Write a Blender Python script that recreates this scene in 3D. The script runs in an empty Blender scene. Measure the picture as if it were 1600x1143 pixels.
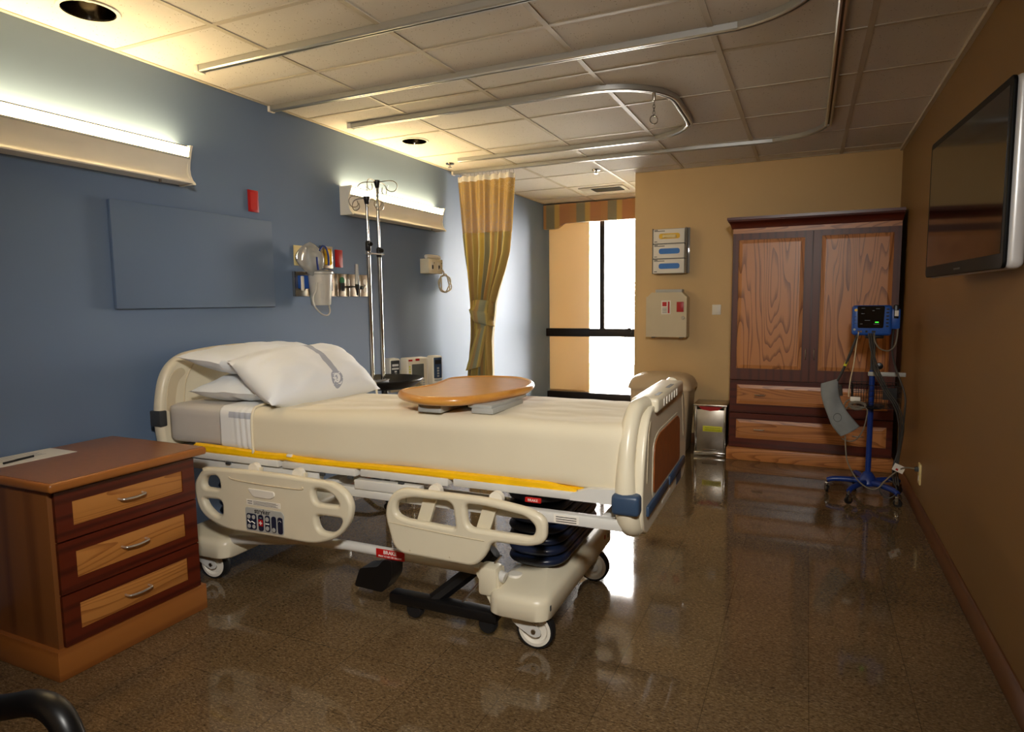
import bpy, bmesh, math, random
from mathutils import Vector, Matrix, noise
random.seed(7)
C = bpy.context.scene.collection
PI = math.pi
H, W, D, D2 = 2.413, 3.477, 4.288, 5.72      # ceiling height, right wall x, back wall y, window wall y

# ------------------------------------------------------------------ materials
def lin(c):
    out = []
    for v in c:
        v = v / 255
        out.append(v / 12.92 if v <= 0.04045 else ((v + 0.055) / 1.055) ** 2.4)
    return (*out, 1)

def base(name):
    m = bpy.data.materials.new(name); m.use_nodes = True
    nt = m.node_tree; n = nt.nodes; l = nt.links
    return m, nt, n['Principled BSDF'], n, l

def coords(n, l, scale=(1, 1, 1), rot=(0, 0, 0), kind='Object'):
    tc = n.new('ShaderNodeTexCoord'); mp = n.new('ShaderNodeMapping')
    mp.inputs['Scale'].default_value = scale; mp.inputs['Rotation'].default_value = rot
    l.new(tc.outputs[kind], mp.inputs['Vector'])
    return mp.outputs['Vector']

def ramp(n, l, fac, stops):
    r = n.new('ShaderNodeValToRGB'); e = r.color_ramp.elements
    while len(e) < len(stops): e.new(0.5)
    for i, (p, c) in enumerate(stops):
        e[i].position = p; e[i].color = c
    l.new(fac, r.inputs['Fac'])
    return r.outputs['Color']

def nz(n, l, vec, scale, detail=3, rough=0.5, dist=0.0):
    t = n.new('ShaderNodeTexNoise'); t.inputs['Scale'].default_value = scale
    t.inputs['Detail'].default_value = detail; t.inputs['Roughness'].default_value = rough
    t.inputs['Distortion'].default_value = dist
    l.new(vec, t.inputs['Vector'])
    return t.outputs['Fac']

def bump(n, l, b, h, strength, dist=0.002):
    bp = n.new('ShaderNodeBump'); bp.inputs['Strength'].default_value = strength
    bp.inputs['Distance'].default_value = dist
    l.new(h, bp.inputs['Height']); l.new(bp.outputs['Normal'], b.inputs['Normal'])

def plain(name, col, rough=0.5, metal=0.0, var=0.06, vs=6, bs=0.0, bscale=200, coat=0.0, spec=0.5):
    m, nt, b, n, l = base(name)
    v = coords(n, l)
    c = lin(col)
    lo = tuple(x * (1 - var) for x in c[:3]) + (1,); hi = tuple(min(1, x * (1 + var)) for x in c[:3]) + (1,)
    l.new(ramp(n, l, nz(n, l, v, vs), [(0.3, lo), (0.7, hi)]), b.inputs['Base Color'])
    b.inputs['Roughness'].default_value = rough; b.inputs['Metallic'].default_value = metal
    b.inputs['Coat Weight'].default_value = coat; b.inputs['Specular IOR Level'].default_value = spec
    if bs: bump(n, l, b, nz(n, l, v, bscale), bs)
    return m

def wood(name, c1, c2, axis='z', rough=0.35, scale=1.0, coat=0.2, rings=5.0, dist=6.0):
    m, nt, b, n, l = base(name)
    st = {'x': (0.12, 1, 1), 'y': (1, 0.12, 1), 'z': (1, 1, 0.12)}[axis]
    v = coords(n, l, tuple(s * scale for s in st))
    w = n.new('ShaderNodeTexWave'); w.wave_type = 'BANDS'
    w.bands_direction = {'x': 'Z', 'y': 'Z', 'z': 'X'}[axis]
    w.inputs['Scale'].default_value = rings; w.inputs['Distortion'].default_value = dist
    w.inputs['Detail'].default_value = 2.5; w.inputs['Detail Scale'].default_value = 0.7
    l.new(v, w.inputs['Vector'])
    st2 = {'x': (4, 160, 160), 'y': (160, 4, 160), 'z': (160, 160, 4)}[axis]
    v2 = coords(n, l, st2)
    f = nz(n, l, v2, 1.0, 2)
    mx = n.new('ShaderNodeMath'); mx.operation = 'MULTIPLY_ADD'
    mx.inputs[1].default_value = 0.35
    l.new(f, mx.inputs[0]); l.new(w.outputs['Fac'], mx.inputs[2])
    l.new(ramp(n, l, mx.outputs[0], [(0.12, lin(c2)), (0.55, lin(c1)), (1.0, lin(c1))]), b.inputs['Base Color'])
    b.inputs['Roughness'].default_value = rough; b.inputs['Coat Weight'].default_value = coat
    b.inputs['Coat Roughness'].default_value = 0.25
    return m

def oak(name, c1, c2, axis='z', off=0.0, rough=0.38):
    """flat sawn oak: stretched contour lines make the cathedral figure"""
    m, nt, b, n, l = base(name)
    st = {'x': (0.55, 5.5, 5.5), 'z': (5.5, 5.5, 0.55), 'y': (5.5, 0.55, 5.5)}[axis]
    tc = n.new('ShaderNodeTexCoord'); mp = n.new('ShaderNodeMapping')
    mp.inputs['Scale'].default_value = st; mp.inputs['Location'].default_value = (off, off * 2, off * 3)
    l.new(tc.outputs['Object'], mp.inputs['Vector'])
    f = nz(n, l, mp.outputs['Vector'], 1.0, 1.5, 0.45, 0.2)
    mu = n.new('ShaderNodeMath'); mu.operation = 'MULTIPLY'; mu.inputs[1].default_value = 24.0
    l.new(f, mu.inputs[0])
    fr = n.new('ShaderNodeMath'); fr.operation = 'FRACT'; l.new(mu.outputs[0], fr.inputs[0])
    st2 = {'x': (5, 260, 260), 'y': (260, 5, 260), 'z': (260, 260, 5)}[axis]
    g = nz(n, l, coords(n, l, st2), 1.0, 2)
    ad = n.new('ShaderNodeMath'); ad.operation = 'MULTIPLY_ADD'; ad.inputs[1].default_value = 0.5
    l.new(g, ad.inputs[0]); l.new(fr.outputs[0], ad.inputs[2])
    mid = tuple((a + c) / 2 for a, c in zip(c1, c2))
    l.new(ramp(n, l, ad.outputs[0], [(0.2, lin(c2)), (0.42, lin(mid)), (0.62, lin(c1)), (1.0, lin(c1))]), b.inputs['Base Color'])
    b.inputs['Roughness'].default_value = rough; b.inputs['Coat Weight'].default_value = 0.15
    b.inputs['Coat Roughness'].default_value = 0.3
    return m

def emit(name, col, strength):
    m, nt, b, n, l = base(name)
    b.inputs['Base Color'].default_value = lin(col)
    b.inputs['Emission Color'].default_value = lin(col)
    b.inputs['Emission Strength'].default_value = strength
    return m

def glassy(name, tint, frost=0.0, refl=0.06, alpha=0.12):
    """thin clear plastic or pane: mostly see-through with a glossy skin"""
    m, nt, b, n, l = base(name)
    n.remove(b); o = n['Material Output']
    t = n.new('ShaderNodeBsdfTransparent'); t.inputs['Color'].default_value = lin(tint)
    g = n.new('ShaderNodeBsdfGlossy'); g.inputs['Roughness'].default_value = 0.03 + frost
    d = n.new('ShaderNodeBsdfPrincipled'); d.inputs['Base Color'].default_value = lin(tint); d.inputs['Roughness'].default_value = 0.35
    a = n.new('ShaderNodeMixShader'); a.inputs[0].default_value = alpha
    l.new(t.outputs[0], a.inputs[1]); l.new(d.outputs[0], a.inputs[2])
    fz = n.new('ShaderNodeFresnel'); fz.inputs['IOR'].default_value = 1.45
    k = n.new('ShaderNodeMixShader'); l.new(fz.outputs[0], k.inputs[0])
    l.new(a.outputs[0], k.inputs[1]); l.new(g.outputs[0], k.inputs[2])
    l.new(k.outputs[0], o.inputs['Surface'])
    return m

M = {}
M['blue_wall'] = plain('blue_paint', (100, 120, 148), 0.6, var=0.02, vs=3, bs=0.05, bscale=300)
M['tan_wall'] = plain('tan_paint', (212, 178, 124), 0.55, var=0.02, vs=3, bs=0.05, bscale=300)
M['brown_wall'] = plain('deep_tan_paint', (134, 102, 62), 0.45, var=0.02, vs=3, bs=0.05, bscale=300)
M['cherry'] = wood('cherry_wood', (92, 38, 16), (70, 26, 10), 'z', 0.42, 1.0, 0.05)
M['cherry_x'] = wood('cherry_wood_long', (88, 30, 14), (64, 18, 8), 'x', 0.32, 1.0)
M['oak'] = oak('oak_panel', (196, 130, 74), (120, 66, 28), 'z', 0.0)
M['oak_b'] = oak('oak_panel_knotted', (196, 130, 74), (120, 66, 28), 'z', 3.7)
M['oak_x'] = oak('oak_rail', (192, 126, 70), (138, 80, 38), 'x', 1.3)
M['stand_side'] = wood('brown_veneer', (126, 76, 36), (104, 58, 26), 'z', 0.4, 1.0, 0.1, 2.0, 3.0)
M['stand_top'] = plain('brown_laminate', (140, 92, 54), 0.28, var=0.08, vs=40)
M['honey_y'] = wood('honey_wood', (158, 96, 42), (136, 78, 32), 'y', 0.35, 1.0, 0.2, 3.0, 4.0)
M['base_wood'] = wood('baseboard_wood', (104, 62, 28), (84, 46, 20), 'y', 0.4, 1.0, 0.2, 3.0, 4.0)
M['maple_y'] = oak('figured_oak', (188, 124, 60), (146, 86, 36), 'y', 5.1)
M['maple_edge'] = wood('maple_edge', (222, 158, 74), (204, 136, 58), 'x', 0.3, 1.0, 0.4)
M['maple_top'] = plain('maple_laminate', (206, 150, 88), 0.3, var=0.05, vs=20)
M['chrome'] = plain('chrome', (176, 172, 166), 0.14, 1.0, var=0.02)
M['steel'] = plain('brushed_steel', (176, 168, 156), 0.32, 1.0, var=0.05, vs=30)
M['alu'] = plain('aluminium_track', (196, 196, 192), 0.35, 0.9, var=0.03)
M['slot'] = plain('dark_slot', (58, 50, 40), 0.5, 0.3)
M['cream'] = plain('cream_plastic', (226, 216, 190), 0.32, var=0.03)
M['cream_dark'] = plain('cream_recess', (206, 192, 162), 0.4, var=0.03)
M['white_metal'] = plain('white_painted_steel', (216, 214, 208), 0.35, var=0.04)
M['white_pl'] = plain('white_plastic', (236, 230, 216), 0.4, var=0.03)
M['grey_pl'] = plain('grey_plastic', (176, 176, 170), 0.4, var=0.03)
M['navy'] = plain('navy_plastic', (22, 32, 56), 0.3, var=0.05)
M['slate'] = plain('slate_bumper', (52, 72, 98), 0.4, var=0.05)
M['char'] = plain('charcoal_plastic', (56, 58, 60), 0.45, var=0.05)
M['black'] = plain('black_plastic', (14, 14, 16), 0.35, var=0.1)
M['rubber'] = plain('black_rubber', (18, 18, 20), 0.6, var=0.1)
M['red'] = plain('red_plastic', (172, 14, 16), 0.4, var=0.04)
M['red_sticker'] = plain('red_sticker', (190, 26, 24), 0.4)
M['yellow'] = plain('yellow_vinyl', (244, 190, 6), 0.4, var=0.08, vs=14, bs=0.2, bscale=60)
M['yellow_pl'] = plain('yellow_plastic', (232, 186, 40), 0.4)
M['cream_pl'] = plain('ivory_plastic', (230, 210, 150), 0.45)
M['blue_pl'] = plain('blue_plastic', (32, 84, 170), 0.38, var=0.05)
M['blue_metal'] = plain('blue_painted_steel', (20, 52, 128), 0.3, var=0.05)
M['blue_label'] = plain('blue_print', (52, 118, 200), 0.4)
M['deep_blue'] = plain('deep_blue_fabric', (26, 50, 120), 0.6)
M['green_pl'] = plain('green_plastic', (30, 120, 70), 0.4)
M['paper'] = plain('paper', (238, 232, 220), 0.7, var=0.02)
M['ink'] = plain('black_ink', (30, 28, 28), 0.6)
M['white_ink'] = plain('white_ink', (240, 238, 232), 0.5)
M['lime'] = plain('lime_sticker', (214, 214, 40), 0.5)
M['grey_fab'] = plain('grey_cuff_fabric', (132, 136, 136), 0.8, var=0.06, vs=20, bs=0.3, bscale=400)
M['mattress'] = plain('grey_ticking', (196, 190, 182), 0.85, var=0.03, vs=8, bs=0.2, bscale=500)
M['bin'] = plain('taupe_plastic', (206, 182, 146), 0.4, var=0.04)
M['cord'] = plain('grey_cord', (122, 112, 96), 0.5)
M['dark_cord'] = plain('dark_cord', (58, 54, 50), 0.5)
M['ivory_cord'] = plain('ivory_cord', (212, 196, 160), 0.5)
M['screen'] = plain('dark_screen', (6, 6, 7), 0.08, var=0.0, spec=0.6)
M['silver'] = plain('silver_shell', (226, 226, 226), 0.3, 0.25, var=0.02)
M['frame_dark'] = plain('dark_bronze_frame', (30, 24, 20), 0.4, 0.2)
M['clear'] = glassy('clear_plastic', (244, 244, 240), 0.05, alpha=0.3)
M['frost'] = glassy('frosted_plastic', (236, 232, 222), 0.2, alpha=0.6)
M['pane'] = glassy('window_glass', (250, 250, 248), 0.0, alpha=0.0)
M['lens'] = emit('lamp_lens', (255, 222, 160), 38.0)
M['lens_front'] = emit('lamp_lens_front', (255, 236, 196), 4.0)
M['troffer'] = emit('troffer_lens', (255, 240, 218), 18.0)
M['lcd'] = plain('grey_lcd', (96, 98, 92), 0.2)
M['green_led'] = emit('green_led', (70, 240, 60), 1.2)
M['dim_text'] = emit('dim_screen_text', (90, 96, 100), 0.12)
M['bark'] = plain('bark', (96, 76, 56), 0.9, bs=0.4, bscale=30)
M['leaf'] = plain('leaf', (120, 150, 60), 0.6, var=0.3, vs=3)
M['ground'] = plain('pale_concrete', (190, 186, 176), 0.9, var=0.08, vs=2)

def mat_cloth(name, col, var=0.03):
    m, nt, b, n, l = base(name)
    v = coords(n, l)
    c = lin(col)
    l.new(ramp(n, l, nz(n, l, v, 5), [(0.3, tuple(x * (1 - var) for x in c[:3]) + (1,)), (0.7, c)]), b.inputs['Base Color'])
    b.inputs['Roughness'].default_value = 0.85
    b.inputs['Sheen Weight'].default_value = 0.15
    w = nz(n, l, coords(n, l, (900, 900, 900)), 1.0, 1)
    bump(n, l, b, w, 0.15, 0.001)
    return m
M['blanket'] = mat_cloth('cream_cotton', (228, 217, 190))
M['sheet'] = mat_cloth('white_cotton', (232, 232, 230))

def mat_pillow():
    """white pillowcase with one woven grey band and a round wreath at each end of it (UV laid along the case)"""
    m, nt, b, n, l = base('white_pillowcase')
    tc = n.new('ShaderNodeTexCoord'); sp = n.new('ShaderNodeSeparateXYZ'); l.new(tc.outputs['UV'], sp.inputs[0])
    def mth(op, a, bb=None, cc=None):
        k = n.new('ShaderNodeMath'); k.operation = op
        for i, q in enumerate((a, bb, cc)):
            if q is None: continue
            if isinstance(q, (int, float)): k.inputs[i].default_value = q
            else: l.new(q, k.inputs[i])
        return k.outputs[0]
    u, v = sp.outputs['X'], sp.outputs['Y']
    d = mth('ABSOLUTE', mth('SUBTRACT', u, 0.56))
    band = mth('LESS_THAN', d, 0.026)
    inner = mth('MULTIPLY', mth('GREATER_THAN', v, 0.14), mth('LESS_THAN', v, 0.86))
    band = mth('MULTIPLY', band, inner)
    tot = band
    for cy in (0.10, 0.88):
        du = mth('MULTIPLY', mth('SUBTRACT', u, 0.56), 1.35); dv = mth('SUBTRACT', v, cy)
        r = mth('SQRT', mth('ADD', mth('MULTIPLY', du, du), mth('MULTIPLY', dv, dv)))
        ring = mth('MULTIPLY', mth('LESS_THAN', r, 0.075), mth('GREATER_THAN', r, 0.042))
        sw = nz(n, l, coords(n, l, (46, 46, 46), kind='UV'), 1.0, 2)
        ring = mth('MULTIPLY', ring, mth('GREATER_THAN', sw, 0.42))
        core = mth('MULTIPLY', mth('LESS_THAN', r, 0.03), mth('GREATER_THAN', sw, 0.55))
        tot = mth('MAXIMUM', tot, mth('MAXIMUM', ring, core))
    mix = n.new('ShaderNodeMix'); mix.data_type = 'RGBA'
    mix.inputs['A'].default_value = lin((236, 238, 240)); mix.inputs['B'].default_value = lin((160, 166, 182))
    l.new(tot, mix.inputs['Factor']); l.new(mix.outputs['Result'], b.inputs['Base Color'])
    b.inputs['Roughness'].default_value = 0.85; b.inputs['Sheen Weight'].default_value = 0.15
    bump(n, l, b, nz(n, l, coords(n, l, (900, 900, 900)), 1.0, 1), 0.15, 0.001)
    return m
M['pillow'] = mat_pillow()
def mat_sheet():
    m, nt, b, n, l = base('white_sheet_with_grey_band')
    tc = n.new('ShaderNodeTexCoord'); sp = n.new('ShaderNodeSeparateXYZ'); l.new(tc.outputs['Object'], sp.inputs[0])
    a = n.new('ShaderNodeMath'); a.operation = 'SUBTRACT'; a.inputs[1].default_value = 0.150; l.new(sp.outputs['Z'], a.inputs[0])
    c = n.new('ShaderNodeMath'); c.operation = 'ABSOLUTE'; l.new(a.outputs[0], c.inputs[0])
    d = n.new('ShaderNodeMath'); d.operation = 'LESS_THAN'; d.inputs[1].default_value = 0.013; l.new(c.outputs[0], d.inputs[0])
    e = n.new('ShaderNodeMath'); e.operation = 'GREATER_THAN'; e.inputs[1].default_value = -0.09; l.new(sp.outputs['X'], e.inputs[0])
    g = n.new('ShaderNodeMath'); g.operation = 'MULTIPLY'; l.new(d.outputs[0], g.inputs[0]); l.new(e.outputs[0], g.inputs[1])
    mix = n.new('ShaderNodeMix'); mix.data_type = 'RGBA'; mix.inputs['A'].default_value = lin((234, 234, 232)); mix.inputs['B'].default_value = lin((182, 186, 196))
    l.new(g.outputs[0], mix.inputs['Factor']); l.new(mix.outputs['Result'], b.inputs['Base Color']); b.inputs['Roughness'].default_value = 0.85
    return m
M['sheet_band'] = mat_sheet()

def mat_stripes(name, axis, stops, period, kind='Object', trans=0.0, off=0.0):
    m, nt, b, n, l = base(name)
    tc = n.new('ShaderNodeTexCoord'); sp = n.new('ShaderNodeSeparateXYZ'); l.new(tc.outputs[kind], sp.inputs[0])
    k = n.new('ShaderNodeMath'); k.operation = 'MULTIPLY_ADD'; k.inputs[1].default_value = 1 / period; k.inputs[2].default_value = off
    l.new(sp.outputs[axis], k.inputs[0])
    f = n.new('ShaderNodeMath'); f.operation = 'FRACT'; l.new(k.outputs[0], f.inputs[0])
    col = ramp(n, l, f.outputs[0], [(p, lin(c)) for p, c in stops])
    l.new(col, b.inputs['Base Color']); b.inputs['Roughness'].default_value = 0.75
    b.inputs['Sheen Weight'].default_value = 0.2
    if trans:
        t = n.new('ShaderNodeBsdfTranslucent'); l.new(col, t.inputs['Color'])
        x = n.new('ShaderNodeMixShader'); x.inputs[0].default_value = trans
        l.new(b.outputs[0], x.inputs[1]); l.new(t.outputs[0], x.inputs[2]); l.new(x.outputs[0], n['Material Output'].inputs['Surface'])
    return m
ST = [(0.0, (176, 166, 116)), (0.13, (176, 166, 116)), (0.16, (196, 172, 84)), (0.34, (200, 174, 88)), (0.38, (172, 138, 84)), (0.48, (178, 146, 90)), (0.52, (146, 148, 122)), (0.68, (146, 148, 122)), (0.72, (196, 174, 98)), (0.84, (190, 162, 92)), (0.95, (178, 146, 92))]
M['curtain'] = mat_stripes('striped_curtain_cloth', 'X', ST, 0.33, 'UV', 0.12)
M['tie'] = mat_stripes('striped_knot_cloth', 'X', ST, 0.5, 'UV', 0.1)
M['valance'] = mat_stripes('striped_valance_cloth', 'X', [(0.0, (170, 124, 76)), (0.2, (174, 128, 78)), (0.23, (128, 122, 98)), (0.48, (128, 122, 98)), (0.51, (184, 152, 84)), (0.64, (184, 152, 84)), (0.68, (172, 118, 78)), (0.98, (170, 120, 76))], 0.37, 'Object', 0.0)

def mat_net():
    m, nt, b, n, l = base('curtain_net')
    b.inputs['Base Color'].default_value = lin((178, 144, 80)); b.inputs['Roughness'].default_value = 0.8
    t = n.new('ShaderNodeBsdfTransparent'); tr = n.new('ShaderNodeBsdfTranslucent'); tr.inputs['Color'].default_value = lin((168, 134, 74))
    v = coords(n, l, (150, 150, 150), kind='UV')
    ck = n.new('ShaderNodeTexVoronoi'); ck.inputs['Scale'].default_value = 1.0; l.new(v, ck.inputs['Vector'])
    gt = n.new('ShaderNodeMath'); gt.operation = 'GREATER_THAN'; gt.inputs[1].default_value = 0.26
    l.new(ck.outputs['Distance'], gt.inputs[0])
    a = n.new('ShaderNodeMixShader'); a.inputs[0].default_value = 0.35
    l.new(b.outputs[0], a.inputs[1]); l.new(tr.outputs[0], a.inputs[2])
    x = n.new('ShaderNodeMixShader'); l.new(gt.outputs[0], x.inputs[0])
    l.new(t.outputs[0], x.inputs[1]); l.new(a.outputs[0], x.inputs[2]); l.new(x.outputs[0], n['Material Output'].inputs['Surface'])
    return m
M['net'] = mat_net()

def mat_panel():
    m, nt, b, n, l = base('translucent_panel')
    c = lin((212, 188, 148))
    b.inputs['Base Color'].default_value = c; b.inputs['Roughness'].default_value = 0.8
    tr = n.new('ShaderNodeBsdfTranslucent'); tr.inputs['Color'].default_value = lin((206, 186, 148))
    x = n.new('ShaderNodeMixShader'); x.inputs[0].default_value = 0.13
    l.new(b.outputs[0], x.inputs[1]); l.new(tr.outputs[0], x.inputs[2]); l.new(x.outputs[0], n['Material Output'].inputs['Surface'])
    return m
M['outer_panel'] = mat_panel()

def mat_floor():
    m, nt, b, n, l = base('speckled_vinyl_tile')
    v = coords(n, l)
    base_n = nz(n, l, v, 2.2, 3)
    # mottled chips: stretched voronoi flecks
    v1 = coords(n, l, (150, 330, 1), (0, 0, 0.5)); vo = n.new('ShaderNodeTexVoronoi'); vo.inputs['Scale'].default_value = 1.0; l.new(v1, vo.inputs['Vector'])
    chips = ramp(n, l, vo.outputs['Color'], [(0.12, lin((46, 36, 26))), (0.2, lin((110, 88, 60))), (0.7, lin((126, 102, 72))), (0.86, lin((176, 152, 116)))])
    f = nz(n, l, coords(n, l, (70, 140, 1), (0, 0, 0.4)), 1.0, 4, 0.7)
    chips2 = ramp(n, l, f, [(0.36, lin((58, 44, 30))), (0.5, lin((118, 94, 64))), (0.66, lin((150, 124, 88)))])
    mix = n.new('ShaderNodeMix'); mix.data_type = 'RGBA'; mix.inputs['Factor'].default_value = 0.45
    l.new(chips2, mix.inputs['A']); l.new(chips, mix.inputs['B'])
    tl = ramp(n, l, base_n, [(0.3, (0.6, 0.61, 0.62, 1)), (0.7, (0.8, 0.8, 0.8, 1))])
    mu = n.new('ShaderNodeMix'); mu.data_type = 'RGBA'; mu.blend_type = 'MULTIPLY'; mu.inputs['Factor'].default_value = 1.0
    l.new(mix.outputs['Result'], mu.inputs['A']); l.new(tl, mu.inputs['B'])
    br = n.new('ShaderNodeTexBrick'); br.offset = 0.0; br.inputs['Scale'].default_value = 1.0
    br.inputs['Brick Width'].default_value = 0.305; br.inputs['Row Height'].default_value = 0.305
    br.inputs['Mortar Size'].default_value = 0.0012; br.inputs['Mortar Smooth'].default_value = 0.3
    tcv = coords(n, l); mp = tcv.node; mp.inputs['Location'].default_value = (0.16, 0.05, 0); l.new(tcv, br.inputs['Vector'])
    br.inputs['Color1'].default_value = (1, 1, 1, 1); br.inputs['Color2'].default_value = (0.88, 0.88, 0.88, 1); br.inputs['Mortar'].default_value = (0.35, 0.33, 0.3, 1)
    m2 = n.new('ShaderNodeMix'); m2.data_type = 'RGBA'; m2.blend_type = 'MULTIPLY'; m2.inputs['Factor'].default_value = 0.9
    l.new(mu.outputs['Result'], m2.inputs['A']); l.new(br.outputs['Color'], m2.inputs['B'])
    l.new(m2.outputs['Result'], b.inputs['Base Color'])
    rr = nz(n, l, v, 6, 4)
    rmp = ramp(n, l, rr, [(0.3, (0.045, 0.045, 0.045, 1)), (0.75, (0.075, 0.075, 0.075, 1))])
    l.new(rmp, b.inputs['Roughness'])
    bump(n, l, b, nz(n, l, v, 9, 2), 0.04, 0.004)
    return m
M['floor'] = mat_floor()

def mat_ceiling():
    m, nt, b, n, l = base('mineral_fibre_tile')
    v = coords(n, l)
    vo = n.new('ShaderNodeTexVoronoi'); vo.inputs['Scale'].default_value = 75.0; l.new(v, vo.inputs['Vector'])
    big = nz(n, l, v, 26, 3)
    lt = n.new('ShaderNodeMath'); lt.operation = 'LESS_THAN'; lt.inputs[1].default_value = 0.17; l.new(vo.outputs['Distance'], lt.inputs[0])
    gt = n.new('ShaderNodeMath'); gt.operation = 'GREATER_THAN'; gt.inputs[1].default_value = 0.52; l.new(big, gt.inputs[0])
    mm = n.new('ShaderNodeMath'); mm.operation = 'MULTIPLY'; l.new(lt.outputs[0], mm.inputs[0]); l.new(gt.outputs[0], mm.inputs[1])
    mix = n.new('ShaderNodeMix'); mix.data_type = 'RGBA'
    mix.inputs['A'].default_value = lin((222, 216, 209)); mix.inputs['B'].default_value = lin((150, 138, 124))
    l.new(mm.outputs[0], mix.inputs['Factor']); l.new(mix.outputs['Result'], b.inputs['Base Color'])
    b.inputs['Roughness'].default_value = 0.9
    bump(n, l, b, nz(n, l, v, 120, 2), 0.2, 0.002)
    return m
M['ceiling'] = mat_ceiling()
M['tbar'] = plain('ceiling_grid_paint', (196, 186, 170), 0.55, var=0.02)

# ------------------------------------------------------------------ object helpers
OFF = {}
def link(o, parent=None):
    C.objects.link(o)
    if parent is not None: o.parent = parent
    return o

def tag(o, label=None, cat=None, group=None, kind=None):
    if label: o['label'] = label
    if cat: o['category'] = cat
    if group: o['group'] = group
    if kind: o['kind'] = kind
    return o

def thing(name, loc, label, cat, group=None, rotz=0.0, local=False):
    """Empty at the base of a thing; parts are written in world coordinates unless local"""
    o = bpy.data.objects.new(name, None); o.empty_display_size = 0.1
    o.location = loc; o.rotation_euler = (0, 0, rotz)
    link(o); OFF[o] = Vector((0, 0, 0)) if local else Vector(loc)
    return tag(o, label, cat, group)

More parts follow.
